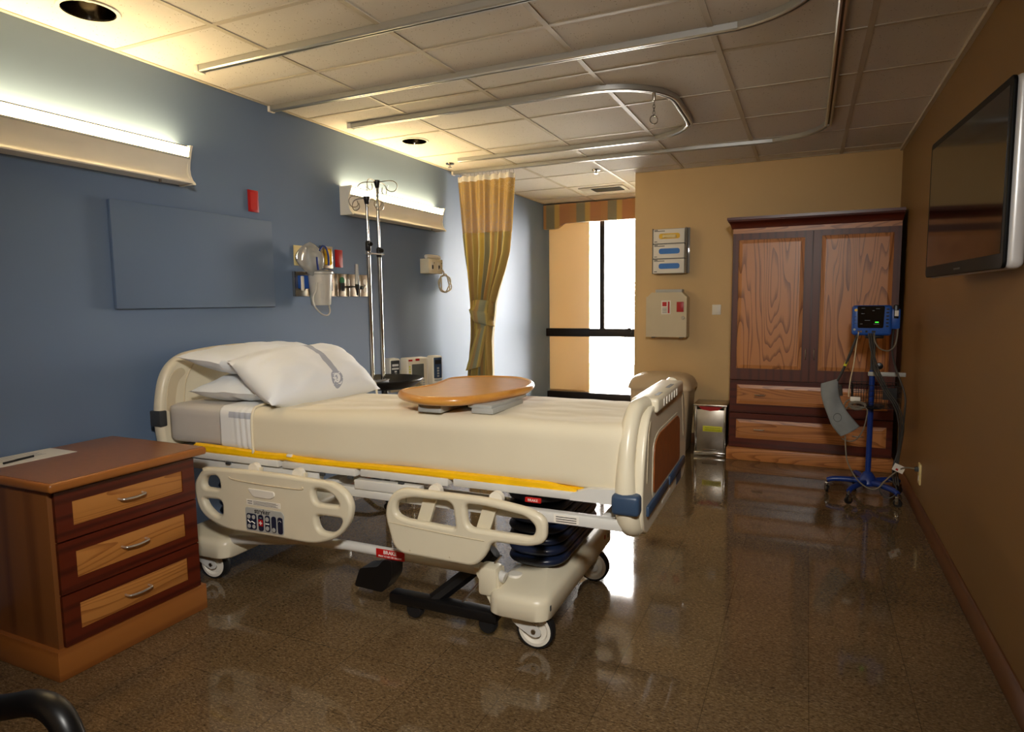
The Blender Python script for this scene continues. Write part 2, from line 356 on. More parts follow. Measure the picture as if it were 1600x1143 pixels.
class MB:
    def __init__(s): s.bm = bmesh.new(); s.uv = None
    def box(s, x0, x1, y0, y1, z0, z1, bev=0.0, seg=2, mat=None):
        r = bmesh.ops.create_cube(s.bm, size=1.0)
        vs = r['verts']
        for v in vs:
            v.co = Vector(((x0 + x1) / 2 + v.co.x * (x1 - x0), (y0 + y1) / 2 + v.co.y * (y1 - y0), (z0 + z1) / 2 + v.co.z * (z1 - z0)))
        if bev:
            ed = set(e for v in vs for e in v.link_edges)
            rr = bmesh.ops.bevel(s.bm, geom=list(ed), offset=bev, segments=seg, profile=0.5, affect='EDGES')
            vs = list(set(rr['verts']) | set(v for v in vs if v.is_valid))
        if mat is not None:
            for v in vs:
                if v.is_valid: v.co = mat @ v.co
        return s
    def ring_surf(s, rings, closed=True, cap=True):
        """skin a list of vertex rings"""
        R = [[s.bm.verts.new(p) for p in r] for r in rings]
        n = len(R[0])
        for a, b in zip(R, R[1:]):
            for i in range(n if closed else n - 1):
                j = (i + 1) % n
                try: s.bm.faces.new((a[i], a[j], b[j], b[i]))
                except ValueError: pass
        if cap and closed:
            s.bm.faces.new(list(reversed(R[0]))); s.bm.faces.new(R[-1])
        return R
    def tube(s, pts, r, seg=10, closed=False, cap=True, smooth=0):
        P = [Vector(p) for p in pts]
        if smooth: P = catmull(P, smooth, closed)
        n = len(P); rings = []
        prev = None
        for i, p in enumerate(P):
            a = P[(i - 1) % n] if (closed or i > 0) else p
            b = P[(i + 1) % n] if (closed or i < n - 1) else p
            t = (b - a).normalized()
            if prev is None:
                up = Vector((0, 0, 1)) if abs(t.z) < 0.9 else Vector((1, 0, 0))
                nx = t.cross(up).normalized()
            else:
                nx = (prev - t * prev.dot(t)).normalized()
            prev = nx; ny = t.cross(nx)
            rad = r(i / (n - 1)) if callable(r) else r
            rings.append([p + (nx * math.cos(k * 2 * PI / seg) + ny * math.sin(k * 2 * PI / seg)) * rad for k in range(seg)])
        if closed: rings.append(rings[0]); s.ring_surf(rings, True, False); bmesh.ops.remove_doubles(s.bm, verts=s.bm.verts, dist=1e-6)
        else: s.ring_surf(rings, True, cap)
        return s
    def cyl(s, p0, p1, r, r2=None, seg=20):
        r2 = r if r2 is None else r2
        return s.tube([p0, p1], (lambda t: r + (r2 - r) * t), seg)
    def lathe(s, prof, c, seg=32, axis='z', cap=True):
        rings = []
        for (r, h) in prof:
            ring = []
            for k in range(seg):
                a = 2 * PI * k / seg; x, y = r * math.cos(a), r * math.sin(a)
                q = {'z': (x, y, h), 'y': (x, h, -y), 'x': (h, x, y)}[axis]
                ring.append(Vector(c) + Vector(q))
            rings.append(ring)
        s.ring_surf(rings, True, cap)
        return s
    def prism(s, poly, axis, a0, a1):
        """polygon in the two other axes (order xyz without axis) swept along axis"""
        def put(p, a):
            return {'x': (a, p[0], p[1]), 'y': (p[0], a, p[1]), 'z': (p[0], p[1], a)}[axis]
        s.ring_surf([[put(p, a0) for p in poly], [put(p, a1) for p in poly]])
        return s
    def grid(s, f, nu, nv, uv=True, closed_u=False):
        """f(u,v)->point for u,v in 0..1"""
        lay = s.bm.loops.layers.uv.verify() if uv else None
        V = [[s.bm.verts.new(f(i / nu, j / nv)) for j in range(nv + 1)] for i in range(nu + (0 if closed_u else 1))]
        for i in range(nu):
            for j in range(nv):
                i2 = (i + 1) % len(V)
                q = [(V[i][j], i, j), (V[i2][j], i + 1, j), (V[i2][j + 1], i + 1, j + 1), (V[i][j + 1], i, j + 1)]
                try: fc = s.bm.faces.new([a[0] for a in q])
                except ValueError: continue
                if lay:
                    for lp, a in zip(fc.loops, q): lp[lay].uv = (a[1] / nu, a[2] / nv)
        return s
    def build(s, name, m, parent=None, origin=None, ang=38, fix=True, label=None):
        me = bpy.data.meshes.new(name)
        if fix: bmesh.ops.recalc_face_normals(s.bm, faces=s.bm.faces)
        root = parent
        while root is not None and root.parent is not None: root = root.parent
        off = OFF.get(root, Vector(origin) if origin is not None else Vector((0, 0, 0)))
        if root is not None and root not in OFF: off = Vector(root.location)
        if off.length: bmesh.ops.translate(s.bm, verts=s.bm.verts, vec=-off)
        s.bm.to_mesh(me); s.bm.free()
        for p in me.polygons: p.use_smooth = True
        me.set_sharp_from_angle(angle=math.radians(ang))
        me.materials.append(M[m] if isinstance(m, str) else m)
        o = bpy.data.objects.new(name, me)
        if origin is not None and parent is None: o.location = origin; OFF[o] = Vector(origin)
        link(o, parent)
        if label: o['label'] = label
        return o

def catmull(P, k=6, closed=False):
    P = [Vector(p) for p in P]; n = len(P); out = []
    for i in range(n if closed else n - 1):
        p0 = P[(i - 1) % n] if (closed or i > 0) else P[i]
        p1, p2 = P[i], P[(i + 1) % n]
        p3 = P[(i + 2) % n] if (closed or i + 2 < n) else p2
        for j in range(k):
            t = j / k
            out.append(0.5 * ((2 * p1) + (p2 - p0) * t + (2 * p0 - 5 * p1 + 4 * p2 - p3) * t * t + (3 * p1 - p0 - 3 * p2 + p3) * t ** 3))
    if not closed: out.append(P[-1])
    return out

def sm2(pts, k=5): return [(p.x, p.y) for p in catmull([Vector((a, b, 0)) for a, b in pts], k, True)]

def rnd(pts, r, k=5):
    """round every corner of a 2D polygon"""
    out = []; n = len(pts)
    for i in range(n):
        p = Vector((*pts[i], 0)); a = Vector((*pts[i - 1], 0)); b = Vector((*pts[(i + 1) % n], 0))
        rr = r[i] if isinstance(r, (list, tuple)) else r
        da, db = (a - p), (b - p)
        d = min(rr, da.length * 0.48, db.length * 0.48)
        s_, e_ = p + da.normalized() * d, p + db.normalized() * d
        for j in range(k + 1):
            t = j / k
            q = s_ * (1 - t) ** 2 + p * 2 * t * (1 - t) + e_ * t * t
            out.append((q.x, q.y))
    return out

def curve_mesh(cu):
    o = bpy.data.objects.new('tmp', cu); C.objects.link(o)
    dg = bpy.context.evaluated_depsgraph_get(); dg.update()
    me = bpy.data.meshes.new_from_object(o.evaluated_get(dg))
    bpy.data.objects.remove(o)
    return me

def plate(name, loops, th, bev, m, parent, mat, origin=None, ang=50, res=2):
    """rounded plate with holes: loops[0] outline, rest holes, in 2D; mat places the 2D plane"""
    cu = bpy.data.curves.new('tmpc', 'CURVE'); cu.dimensions = '2D'; cu.fill_mode = 'BOTH'
    cu.extrude = max(th / 2 - bev, 0.0001); cu.bevel_depth = bev; cu.bevel_resolution = res; cu.offset = -bev
    for lp in loops:
        sp = cu.splines.new('POLY'); sp.points.add(len(lp) - 1)
        for q, p in zip(sp.points, lp): q.co = (p[0], p[1], 0, 1)
        sp.use_cyclic_u = True
    me = curve_mesh(cu)
    return place_mesh(name, me, m, parent, mat, origin, ang)

def place_mesh(name, me, m, parent, mat, origin=None, ang=50):
    root = parent
    while root is not None and root.parent is not None: root = root.parent
    off = OFF.get(root, Vector(origin) if origin is not None else Vector((0, 0, 0)))
    me.transform(Matrix.Translation(-off) @ mat)
    me.name = name; me.materials.clear(); me.materials.append(M[m] if isinstance(m, str) else m)
    for p in me.polygons: p.use_smooth = True
    me.set_sharp_from_angle(angle=math.radians(ang))
    o = bpy.data.objects.new(name, me)
    if origin is not None and parent is None: o.location = origin; OFF[o] = Vector(origin)
    return link(o, parent)

def text(name, body, size, m, parent, mat, depth=0.0004, bold=0.0, sx=1.0):
    cu = bpy.data.curves.new('tmpt', 'FONT'); cu.body = body; cu.size = size; cu.extrude = depth; cu.offset = bold
    cu.align_x = 'CENTER'; cu.align_y = 'CENTER'
    me = curve_mesh(cu)
    return place_mesh(name, me, m, parent, mat @ Matrix.Diagonal((sx, 1, 1, 1)))

def frame(o, ex, ey):
    """matrix whose 2D x,y axes are ex,ey at origin o"""
    ex, ey = Vector(ex).normalized(), Vector(ey).normalized(); ez = ex.cross(ey)
    m = Matrix((ex, ey, ez)).transposed().to_4x4(); m.translation = Vector(o)
    return m

def rbox(mb, x0, x1, y0, y1, z0, z1, r, n=(24, 16, 6), fn=None, skip=()):
    """rounded box surface from dense grids; fn(p, normal) displaces; skip drops faces: 'x-','x+','z-'..."""
    c = [Vector((x0, y0, z0)), Vector((x1, y1, z1))]
    def put(p):
        q = Vector((min(max(p.x, x0 + r), x1 - r), min(max(p.y, y0 + r), y1 - r), min(max(p.z, z0 + r), z1 - r)))
        d = p - q
        nn = d.normalized() if d.length > 1e-9 else Vector((0, 0, 1))
        w = q + nn * r
        return fn(w, nn) if fn else w
    def lerp(a, b, t): return a + (b - a) * t
    for ax in range(3):
        for side in (0, 1):
            key = 'xyz'[ax] + '-+'[side]
            if key in skip: continue
            o1, o2 = [k for k in range(3) if k != ax]
            def f(u, v):
                p = Vector((0, 0, 0)); p[ax] = c[side][ax]
                # concentrate rows near edges
                p[o1] = lerp(c[0][o1], c[1][o1], u); p[o2] = lerp(c[0][o2], c[1][o2], v)
                return put(p)
            mb.grid(f, n[o1], n[o2], uv=False)
    bmesh.ops.remove_doubles(mb.bm, verts=mb.bm.verts, dist=1e-5)
    return mb

# ------------------------------------------------------------------ the room
YF = -2.7
def struct(o, label, cat): return tag(o, label, cat, kind='structure')
struct(MB().box(-0.15, W + 0.15, YF - 0.15, D2 + 0.15, -0.12, 0).build('floor', 'floor'), 'glossy brown speckled vinyl tile floor', 'floor')
struct(MB().box(-0.15, W + 0.15, YF - 0.15, D2 + 0.15, H, H + 0.12).build('ceiling', 'ceiling'), 'off-white speckled tile ceiling with square grid', 'ceiling')
struct(MB().box(-0.12, 0, YF - 0.12, D2 + 0.12, 0, H).build('wall_left', 'blue_wall'), 'blue painted wall behind the bed', 'wall')
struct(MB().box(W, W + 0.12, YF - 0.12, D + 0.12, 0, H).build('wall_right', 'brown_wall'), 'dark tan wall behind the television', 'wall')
struct(MB().box(1.413, W + 0.12, D, D2 + 0.12, 0, H).build('wall_back', 'tan_wall'), 'tan wall behind the wardrobe and bins', 'wall')
struct(MB().box(-0.12, W + 0.12, YF - 0.12, YF, 0, H).build('wall_front', 'tan_wall'), 'tan wall facing the wardrobe', 'wall')
# window wall: sill wall below, header above
wz0, wz1 = 0.15, 2.34
mb = MB().box(0, 1.413, D2, D2 + 0.14, 0, wz0 - 0.01).box(0, 1.413, D2, D2 + 0.12, wz1, H)
struct(mb.build('wall_window', 'tan_wall'), 'low sill and header round the alcove window', 'wall')
# suspended ceiling grid
mb = MB()
for k in range(-1, 6):
    x = 0.612 + 0.6105 * k
    if 0.05 < x < W - 0.05: mb.box(x - 0.0125, x + 0.0125, YF, D2, H - 0.004, H + 0.001)
for k in range(-8, 9):
    y = 1.053 + 0.6085 * k
    if YF < y < D2: mb.box(0, W, y - 0.011, y + 0.011, H - 0.0035, H + 0.001)
struct(mb.build('trim_1', 'tbar'), 'pale metal grid between the ceiling tiles', 'ceiling grid')
mb = MB().box(W - 0.022, W, YF, D, H - 0.02, H - 0.001).box(0, 0.022, YF, D2, H - 0.004, H + 0.001).box(1.413, W, D - 0.022, D, H - 0.004, H + 0.001)
struct(mb.build('trim_2', 'tbar'), 'pale angle moulding where ceiling meets the walls', 'ceiling edge')
mb = MB().prism([(W, 0), (W - 0.014, 0), (W - 0.014, 0.088), (W - 0.006, 0.1), (W, 0.1)], 'y', YF, D)
struct(mb.build('baseboard_right', 'base_wood'), 'brown wooden baseboard along the television wall', 'baseboard')
mb = MB().box(0, 0.012, YF, D2, 0, 0.095, 0.003)
struct(mb.build('baseboard_left', 'base_wood'), 'brown wooden baseboard along the blue wall', 'baseboard')
mb = MB().box(1.413, W, D - 0.012, D, 0, 0.095, 0.003)
struct(mb.build('baseboard_back', 'base_wood'), 'brown wooden baseboard under the tan back wall', 'baseboard')

# window: dark frame, mullion, bar, panes
win = thing('window_1', (0.7, D2 + 0.03, wz0), 'dark framed alcove window letting in bright daylight', 'window'); tag(win, kind='structure')
yi = D2 - 0.02
mb = MB().box(0.0, 1.413, yi, D2 + 0.06, wz0 - 0.06, wz0 + 0.045, 0.004).box(0, 1.413, yi, D2 + 0.06, wz1 - 0.05, wz1, 0.004)
mb.box(1.37, 1.413, yi, D2 + 0.06, wz0, wz1, 0.003)
mb.build('frame', 'frame_dark', win)
MB().box(0.0, 1.413, yi - 0.03, D2 + 0.03, 0.862, 0.957, 0.006).build('cross_bar', 'frame_dark', win)
MB().box(0.655, 0.712, yi + 0.003, D2 + 0.055, 0.95, wz1 - 0.03, 0.004).build('mullion', 'frame_dark', win)
MB().cyl((1.02, yi - 0.035, 0.94), (1.02, yi - 0.055, 0.94), 0.03, seg=16).build('latch', 'frame_dark', win)
for (a, b, c, d) in ((0.0, 0.66, 0.95, wz1 - 0.04), (0.71, 1.38, 0.95, wz1 - 0.04), (0.0, 1.38, wz0 + 0.04, 0.87)):
    MB().box(a, b, D2 + 0.024, D2 + 0.03, c, d).build('pane', 'pane', win)
sh = MB().box(0.0, 0.508, D2 + 0.07, D2 + 0.078, 0.208, wz1 + 0.0, 0.002)
outer_panel = sh.build('pier_panel', 'outer_panel', origin=(0.25, D2 + 0.074, 0.19))  # stands for an outside pier; translucent so daylight gives its tone
tag(outer_panel, 'beige translucent panel in place of a pier just outside the left part of the window', 'screen')
MB().box(0.0, 0.51, D2 + 0.064, D2 + 0.084, 0.19, 0.21, 0.006).build('lip_bar', 'tan_wall', outer_panel)
# valance
prof = [(0.005, H - 0.02), (0.005, 2.118), (0.15, 2.118)] + [(0.15 + 0.12 * t, 2.118 + 0.06 * (3 * t * t - 2 * t ** 3)) for t in [i / 8 for i in range(1, 9)]]
prof += [(1.408 - x, z) for x, z in reversed(prof[3:])] + [(1.258, 2.118), (1.408, 2.118), (1.408, H - 0.02)]
mb = MB().prism(prof, 'y', 5.6, 5.66)
val = mb.build('window_valance', 'valance', origin=(0.7, 5.63, 2.12)); tag(val, 'striped orange, sage and gold valance above the alcove window', 'valance')

# ------------------------------------------------------------------ outside
tag(MB().box(-6, 8, 6.2, 16, -0.6, -0.5).build('ground_outside', 'ground'), 'pale paving beyond the window', 'ground', kind='structure')
tr = thing('garden_tree', (1.35, 8.6, -0.5), 'sunlit green tree outside the lower right of the window', 'tree')
MB().tube([(1.35, 8.6, -0.5), (1.38, 8.62, 0.1), (1.33, 8.6, 0.7)], lambda t: 0.07 - 0.03 * t, 10, smooth=4).build('trunk', 'bark', tr)
lb = MB()
for i in range(900):
    d = Vector((random.gauss(0, 1), random.gauss(0, 1), random.gauss(0, 1))).normalized() * random.uniform(0.3, 0.72)
    c = Vector((1.35, 8.6, 0.55)) + d
    n1 = Vector((random.gauss(0, 1), random.gauss(0, 1), random.gauss(0, 1))).normalized(); n2 = n1.orthogonal().normalized()
    s = random.uniform(0.03, 0.06)
    vs = [lb.bm.verts.new(c + q) for q in (n1 * s, n2 * s * 0.5, -n1 * s, -n2 * s * 0.5)]
    lb.bm.faces.new(vs)
lb.build('foliage', 'leaf', tr, fix=False)

# ------------------------------------------------------------------ bed  (local: X head->foot, Y across, near side negative)
bed = thing('hospital_bed', (0.02, 0.925, 0), 'cream adjustable hospital bed on white casters with siderails lowered', 'hospital bed', rotz=math.radians(1.0), local=True)
BM = bed.matrix_basis.copy()
BM = Matrix.Translation((0.02, 0.925, 0)) @ Matrix.Rotation(math.radians(1.0), 4, 'Z')
def XZ(y): return frame((0, y, 0), (1, 0, 0), (0, 0, 1))          # 2D (X,Z), normal -Y
def YZ(x): return frame((x, 0, 0), (0, 1, 0), (0, 0, 1))          # 2D (Y,Z), normal +X

# headboard
hp = [(-0.455, 0.56), (-0.476, 0.68), (-0.480, 0.776), (-0.469, 0.862), (-0.446, 0.945), (-0.407, 1.004), (-0.348, 1.043), (-0.27, 1.062), (-0.1, 1.075)]
hp = hp + [(-a, b) for a, b in reversed(hp)]
hp = [(p.x, p.y) for p in catmull([Vector((a, b, 0)) for a, b in hp], 4)]
hb = plate('headboard', [hp], 0.055, 0.022, 'cream', bed, YZ(0.085), res=4)
gp = sm2([(-0.44, 0.80), (-0.43, 0.90), (-0.40, 0.965), (-0.35, 0.985), (-0.33, 0.96), (-0.37, 0.92), (-0.39, 0.85), (-0.40, 0.79)])
plate('grip_recess', [gp], 0.006, 0.002, 'cream_dark', hb, YZ(0.1115))  # flat plate; the recess shade is only its darker cream
MB().tube([(0.114, -0.345, 0.62), (0.114, -0.345, 0.82), (0.114, -0.325, 0.93), (0.114, -0.28, 1.0)], 0.003, 6, smooth=4).build('seam', 'cream_dark', hb)
for s in (-1, 1):
    MB().box(0.052, 0.12, s * 0.466 - 0.02, s * 0.466 + 0.02, 0.722, 0.796, 0.006).build('corner_bumper', 'char', hb)

# footboard
fp = [(-0.40, 0.485), (-0.455, 0.52), (-0.478, 0.60), (-0.472, 0.68), (-0.445, 0.775), (-0.40, 0.86), (-0.34, 0.905), (-0.25, 0.915)]
fp = fp + [(-a, b) for a, b in reversed(fp)]
fp = [(p.x, p.y) for p in catmull([Vector((a, b, 0)) for a, b in fp], 4)]
hole = rnd([(-0.415, 0.70), (-0.385, 0.70), (-0.335, 0.845), (-0.355, 0.86)], 0.02, 4)
hole2 = [(-a, b) for a, b in reversed(hole)]
fb = plate('footboard', [[(a * 0.975, b) for a, b in fp]], 0.036, 0.010, 'cream', bed, YZ(2.329), res=4)
for s in (-1, 1):
    MB().tube([(2.305, s * 0.415, 0.522), (2.298, s * 0.445, 0.545), (2.29, s * 0.462, 0.62), (2.288, s * 0.458, 0.70), (2.288, s * 0.438, 0.79), (2.29, s * 0.405, 0.86), (2.296, s * 0.355, 0.908), (2.31, s * 0.28, 0.918)], lambda t: 0.041 - 0.012 * min(1, max(0, (t - 0.2) / 0.3)), 14, smooth=6).build('grip_rail', 'cream', fb)
    plate('grip_recess', [[(s * a, b) for a, b in rnd([(0.405, 0.66), (0.375, 0.68), (0.33, 0.865), (0.352, 0.872), (0.385, 0.83)], 0.015, 4)]], 0.004, 0.001, 'cream_dark', fb, YZ(2.3465))  # recess shade put in as a darker cream plate, not cut in
wp = rnd([(-0.30, 0.60), (-0.29, 0.775), (-0.21, 0.80), (0.20, 0.80), (0.255, 0.775), (0.265, 0.60)], [0.03, 0.05, 0.06, 0.06, 0.05, 0.03])
plate('wood_panel', [wp], 0.006, 0.002, plain('brown_wood_panel', (150, 82, 34), 0.4, var=0.12, vs=25), fb, YZ(2.3485))
plate('panel_border', [rnd([(-0.315, 0.58), (-0.305, 0.785), (-0.215, 0.812), (0.21, 0.812), (0.27, 0.785), (0.28, 0.585)], 0.05)], 0.004, 0.001, 'cream', fb, YZ(2.3465))
for (a, b) in ((-0.41, -0.03), (0.0, 0.38)):
    MB().box(2.345, 2.357, a, b, 0.553, 0.588, 0.004).build('bumper_strip', 'slate', fb)
for s in (-1, 1):
    MB().box(2.25, 2.343, s * 0.462 - 0.046, s * 0.462 + 0.046, 0.578, 0.648, 0.014, 3).build('corner_bumper', 'slate', fb)
mb = MB().box(2.262, 2.36, -0.28, 0.28, 0.885, 0.938, 0.012, 3)
cp = mb.build('control_pod', 'cream', fb)
for i in range(6):
    y = -0.18 + 0.055 * i
    MB().box(2.357, 2.3625, y, y + 0.025, 0.897, 0.925, 0.002).build('button', 'white_pl', cp)
for (a, b) in ((-0.2, -0.12), (0.02, 0.13)):
    MB().box(2.33, 2.345, a, b, 0.9375, 0.9392).build('label', 'char', cp)
MB().box(2.3475, 2.3487, 0.2, 0.32, 0.50, 0.54).build('maker_plate', 'slate', fb)
MB().box(2.3475, 2.3487, -0.12, 0.05, 0.515, 0.528).build('warning_label', 'paper', fb)

# deck and frame
mb = MB()
for (a, b, dz) in ((0.12, 0.80, 0.0), (0.82, 1.2, 0.0), (1.22, 1.62, 0.004), (1.64, 2.27, 0.008)):
    mb.box(a, b, -0.47, 0.47, 0.592 + dz, 0.622 + dz, 0.006)
mb.box(1.95, 2.15, -0.475, 0.475, 0.602, 0.630, 0.006)
mb.prism([(2.10, 0.603), (2.27, 0.603), (2.27, 0.656), (2.17, 0.650), (2.10, 0.626)], 'y', -0.478, 0.478)
deck = mb.build('mattress_deck', 'white_metal', bed)
for x in (0.5, 1.02, 1.16, 1.4, 1.56):
    MB().box(x, x + 0.025, -0.474, -0.462, 0.58, 0.594, 0.003).build('clip', 'char', deck)
mb = MB()
for s in (-1, 1):
    mb.box(0.16, 1.0, s * 0.44 - 0.02, s * 0.44 + 0.02, 0.54, 0.585, 0.004)
    mb.box(0.95, 2.28, s * 0.455 - 0.018, s * 0.455 + 0.018, 0.512, 0.550, 0.004)
    mb.box(1.2, 1.5, s * 0.462 - 0.02, s * 0.462 + 0.02, 0.548, 0.585, 0.004)
mb.box(0.18, 0.24, -0.44, 0.44, 0.53, 0.58, 0.005).box(2.2, 2.26, -0.45, 0.45, 0.513, 0.549, 0.005).box(1.0, 1.06, -0.45, 0.45, 0.51, 0.55, 0.005)
fr = mb.build('litter_frame', 'white_metal', bed)
MB().box(1.26, 1.44, -0.486, -0.472, 0.517, 0.546, 0.003).build('cover_plate', 'white_metal', fr)
mb = MB().box(2.04, 2.13, -0.4745, -0.473, 0.517, 0.546); lab = mb.build('caution_label', 'paper', fr)
for i in range(3): MB().box(2.048, 2.122, -0.4752, -0.4745, 0.521 + 0.008 * i, 0.5235 + 0.008 * i).build('print_line', 'ink', lab)
mb = MB().box(1.93, 1.99, -0.47, -0.46, 0.575, 0.592, 0.002); bl = mb.build('brake_label', 'red_sticker', deck)
text('lettering', 'BRAKE', 0.013, 'white_ink', bl, frame((1.96, -0.4705, 0.5835), (1, 0, 0), (0, 0, 1)))

# side rails
def rail(s, loops, name, label):
    o = plate(name, loops, 0.036, 0.013, 'cream', bed, XZ(s * 0.52), res=3)
    if label: o['label'] = label
    return o
r1 = sm2([(0.46, 0.576), (0.78, 0.585), (1.09, 0.580), (1.149, 0.572), (1.194, 0.547), (1.221, 0.507), (1.222, 0.464), (1.2, 0.412), (1.152, 0.361), (1.084, 0.33), (1.001, 0.313), (0.838, 0.314), (0.674, 0.312), (0.558, 0.314), (0.456, 0.342), (0.402, 0.381), (0.378, 0.44), (0.377, 0.495), (0.398, 0.533), (0.425, 0.56)])
h1 = rnd([(0.424, 0.485), (0.443, 0.537), (0.522, 0.549), (0.537, 0.484)], 0.03)
h2 = rnd([(0.424, 0.437), (0.54, 0.44), (0.537, 0.367), (0.485, 0.368), (0.437, 0.405)], 0.03)
h3 = rnd([(1.031, 0.547), (1.095, 0.547), (1.145, 0.525), (1.172, 0.486), (1.04, 0.484)], 0.03)
h4 = rnd([(1.039, 0.438), (1.181, 0.439), (1.165, 0.40), (1.125, 0.369), (1.055, 0.37)], 0.03)
r2 = rnd([(1.43, 0.592), (1.82, 0.592), (1.97, 0.573), (2.035, 0.545), (2.033, 0.46), (1.97, 0.438), (1.825, 0.436), (1.805, 0.385), (1.76, 0.333), (1.42, 0.337), (1.372, 0.50)], [0.07, 0.1, 0.08, 0.06, 0.06, 0.04, 0.03, 0.06, 0.05, 0.05, 0.09], 6)
k1 = rnd([(1.432, 0.54), (1.50, 0.561), (1.672, 0.563), (1.684, 0.465), (1.47, 0.473), (1.424, 0.49)], [0.03, 0.05, 0.03, 0.015, 0.05, 0.03])
k2 = rnd([(1.722, 0.563), (1.80, 0.563), (1.96, 0.545), (1.998, 0.512), (1.985, 0.473), (1.73, 0.474)], [0.025, 0.06, 0.04, 0.03, 0.03, 0.03])
for s in (-1, 1):
    ra = rail(s, [r1, h1, h2, h3, h4], 'siderail', 'head-end cream siderail with control keypad' if s < 0 else None)
    rb = rail(s, [r2, k1, k2], 'siderail', 'foot-end cream siderail with two grip openings' if s < 0 else None)
    for (a, b) in ((1.505, 1.555), (1.755, 1.805)):
        poly = [(a + 0.03, 0.575), (a + 0.085, 0.575), (a + 0.025, 0.40), (a - 0.03, 0.40)]
        mb = MB().prism(poly, 'y', s * 0.485 - 0.007, s * 0.485 + 0.007); mb.build('support_arm', 'cream', rb)
    for a in (0.68, 0.92):
        mb = MB().prism([(a, 0.59), (a + 0.045, 0.59), (a + 0.03, 0.42), (a - 0.015, 0.42)], 'y', s * 0.485 - 0.007, s * 0.485 + 0.007); mb.build('support_arm', 'cream', ra)
        MB().lathe([(0.001, -0.012), (0.026, -0.012), (0.026, 0.012), (0.001, 0.012)], (a + 0.01, s * 0.49, 0.583), 18, 'y').build('pivot', 'white_pl', ra)
    for a in (1.57, 1.82):
        MB().lathe([(0.001, -0.012), (0.026, -0.012), (0.026, 0.012), (0.001, 0.012)], (a + 0.01, s * 0.49, 0.583), 18, 'y').build('pivot', 'white_pl', rb)
    if s < 0:
        yf = -0.538
        plate('handle_recess', [rnd([(0.692, 0.512), (0.838, 0.511), (0.842, 0.49), (0.815, 0.476), (0.722, 0.477)], 0.012)], 0.008, 0.003, M['white_pl'], ra, XZ(yf))
        MB().tube([(0.59, -0.539, 0.548), (0.62, -0.539, 0.54), (0.75, -0.539, 0.535), (0.97, -0.539, 0.535), (0.985, -0.539, 0.548)], 0.0028, 6, smooth=4).build('moulded_ridge', 'cream_dark', ra)
        lb = MB().box(0.683, 0.868, yf - 0.0012, yf, 0.441, 0.464).build('warning_label', 'paper', ra)
        for i in range(2):
            MB().box(0.69, 0.715, yf - 0.0018, yf - 0.0012, 0.4465 + 0.0095 * i, 0.4492 + 0.0095 * i).build('print_line', 'ink', lb)
            for j in range(2): MB().box(0.722, 0.855 - 0.01 * j, yf - 0.0018, yf - 0.0012, 0.4445 + 0.0095 * i + 0.0045 * j, 0.4458 + 0.0095 * i + 0.0045 * j).build('print_line', 'ink', lb)
        kp = plate('keypad', [rnd([(0.675, 0.329), (0.675, 0.430), (0.875, 0.430), (0.886, 0.415), (0.880, 0.331)], 0.012)], 0.004, 0.0015, M['grey_pl'], ra, XZ(yf - 0.001))
        text('lettering', 'stryker', 0.030, 'ink', kp, frame((0.77, yf - 0.0035, 0.418), (1, 0, 0), (0, 0, 1)), bold=0.0002)
        def btn(x0, x1, z0, z1, m='navy', r=0.012): return plate('button_panel', [rnd([(x0, z0), (x0, z1), (x1, z1), (x1, z0)], r)], 0.003, 0.001, m, kp, XZ(yf - 0.004))
        b1 = btn(0.683, 0.737, 0.336, 0.405)
        b2 = btn(0.747, 0.775, 0.335, 0.405); b3 = btn(0.784, 0.811, 0.336, 0.406); b4 = btn(0.819, 0.844, 0.336, 0.406); b5 = btn(0.852, 0.879, 0.335, 0.406)
        for (x, z) in ((0.697, 0.391), (0.723, 0.391), (0.697, 0.35), (0.723, 0.35)):
            MB().lathe([(0.001, -0.001), (0.009, -0.001), (0.009, 0.001), (0.001, 0.001)], (x, yf - 0.006, z), 14, 'y').build('key', 'grey_pl', b1)
        MB().tube([(0.691, yf - 0.0062, 0.376), (0.703, yf - 0.0062, 0.366), (0.714, yf - 0.0062, 0.372), (0.73, yf - 0.0062, 0.364)], 0.0024, 6).build('bed_symbol', 'white_ink', b1)
        MB().box(0.749, 0.773, yf - 0.0063, yf - 0.005, 0.356, 0.384, 0.0004).build('key', 'red', b2)
        MB().box(0.7585, 0.7635, yf - 0.0068, yf - 0.0062, 0.362, 0.378).box(0.753, 0.769, yf - 0.0068, yf - 0.0062, 0.3675, 0.3725).build('cross_symbol', 'white_ink', b2)
        MB().box(0.756, 0.767, yf - 0.0063, yf - 0.0055, 0.391, 0.3935).build('print_line', 'grey_pl', b2)
        for z in (0.390, 0.351):
            MB().lathe([(0.001, -0.001), (0.0095, -0.001), (0.0095, 0.001), (0.001, 0.001)], (0.7975, yf - 0.006, z), 14, 'y').build('key', 'grey_pl', b3)
        MB().box(0.787, 0.808, yf - 0.0063, yf - 0.0055, 0.368, 0.373).build('bed_symbol', 'white_ink', b3)
        MB().lathe([(0.001, -0.001), (0.009, -0.001), (0.009, 0.001), (0.001, 0.001)], (0.8315, yf - 0.006, 0.349), 14, 'y').build('key', 'grey_pl', b4)
        MB().tube([(0.858, yf - 0.0062, 0.386), (0.862, yf - 0.0062, 0.392), (0.869, yf - 0.0062, 0.392), (0.873, yf - 0.0062, 0.386)], 0.0012, 6).build('bed_symbol', 'grey_pl', b5)
        for (x, z) in ((1.10, 0.40), ): pass
        for x in (1.49, 1.66): MB().lathe([(0.0005, -0.001), (0.0035, -0.001), (0.0035, 0.001), (0.0005, 0.001)], (x, yf - 0.0005, 0.357), 10, 'y').build('screw', 'cream_dark', rb)
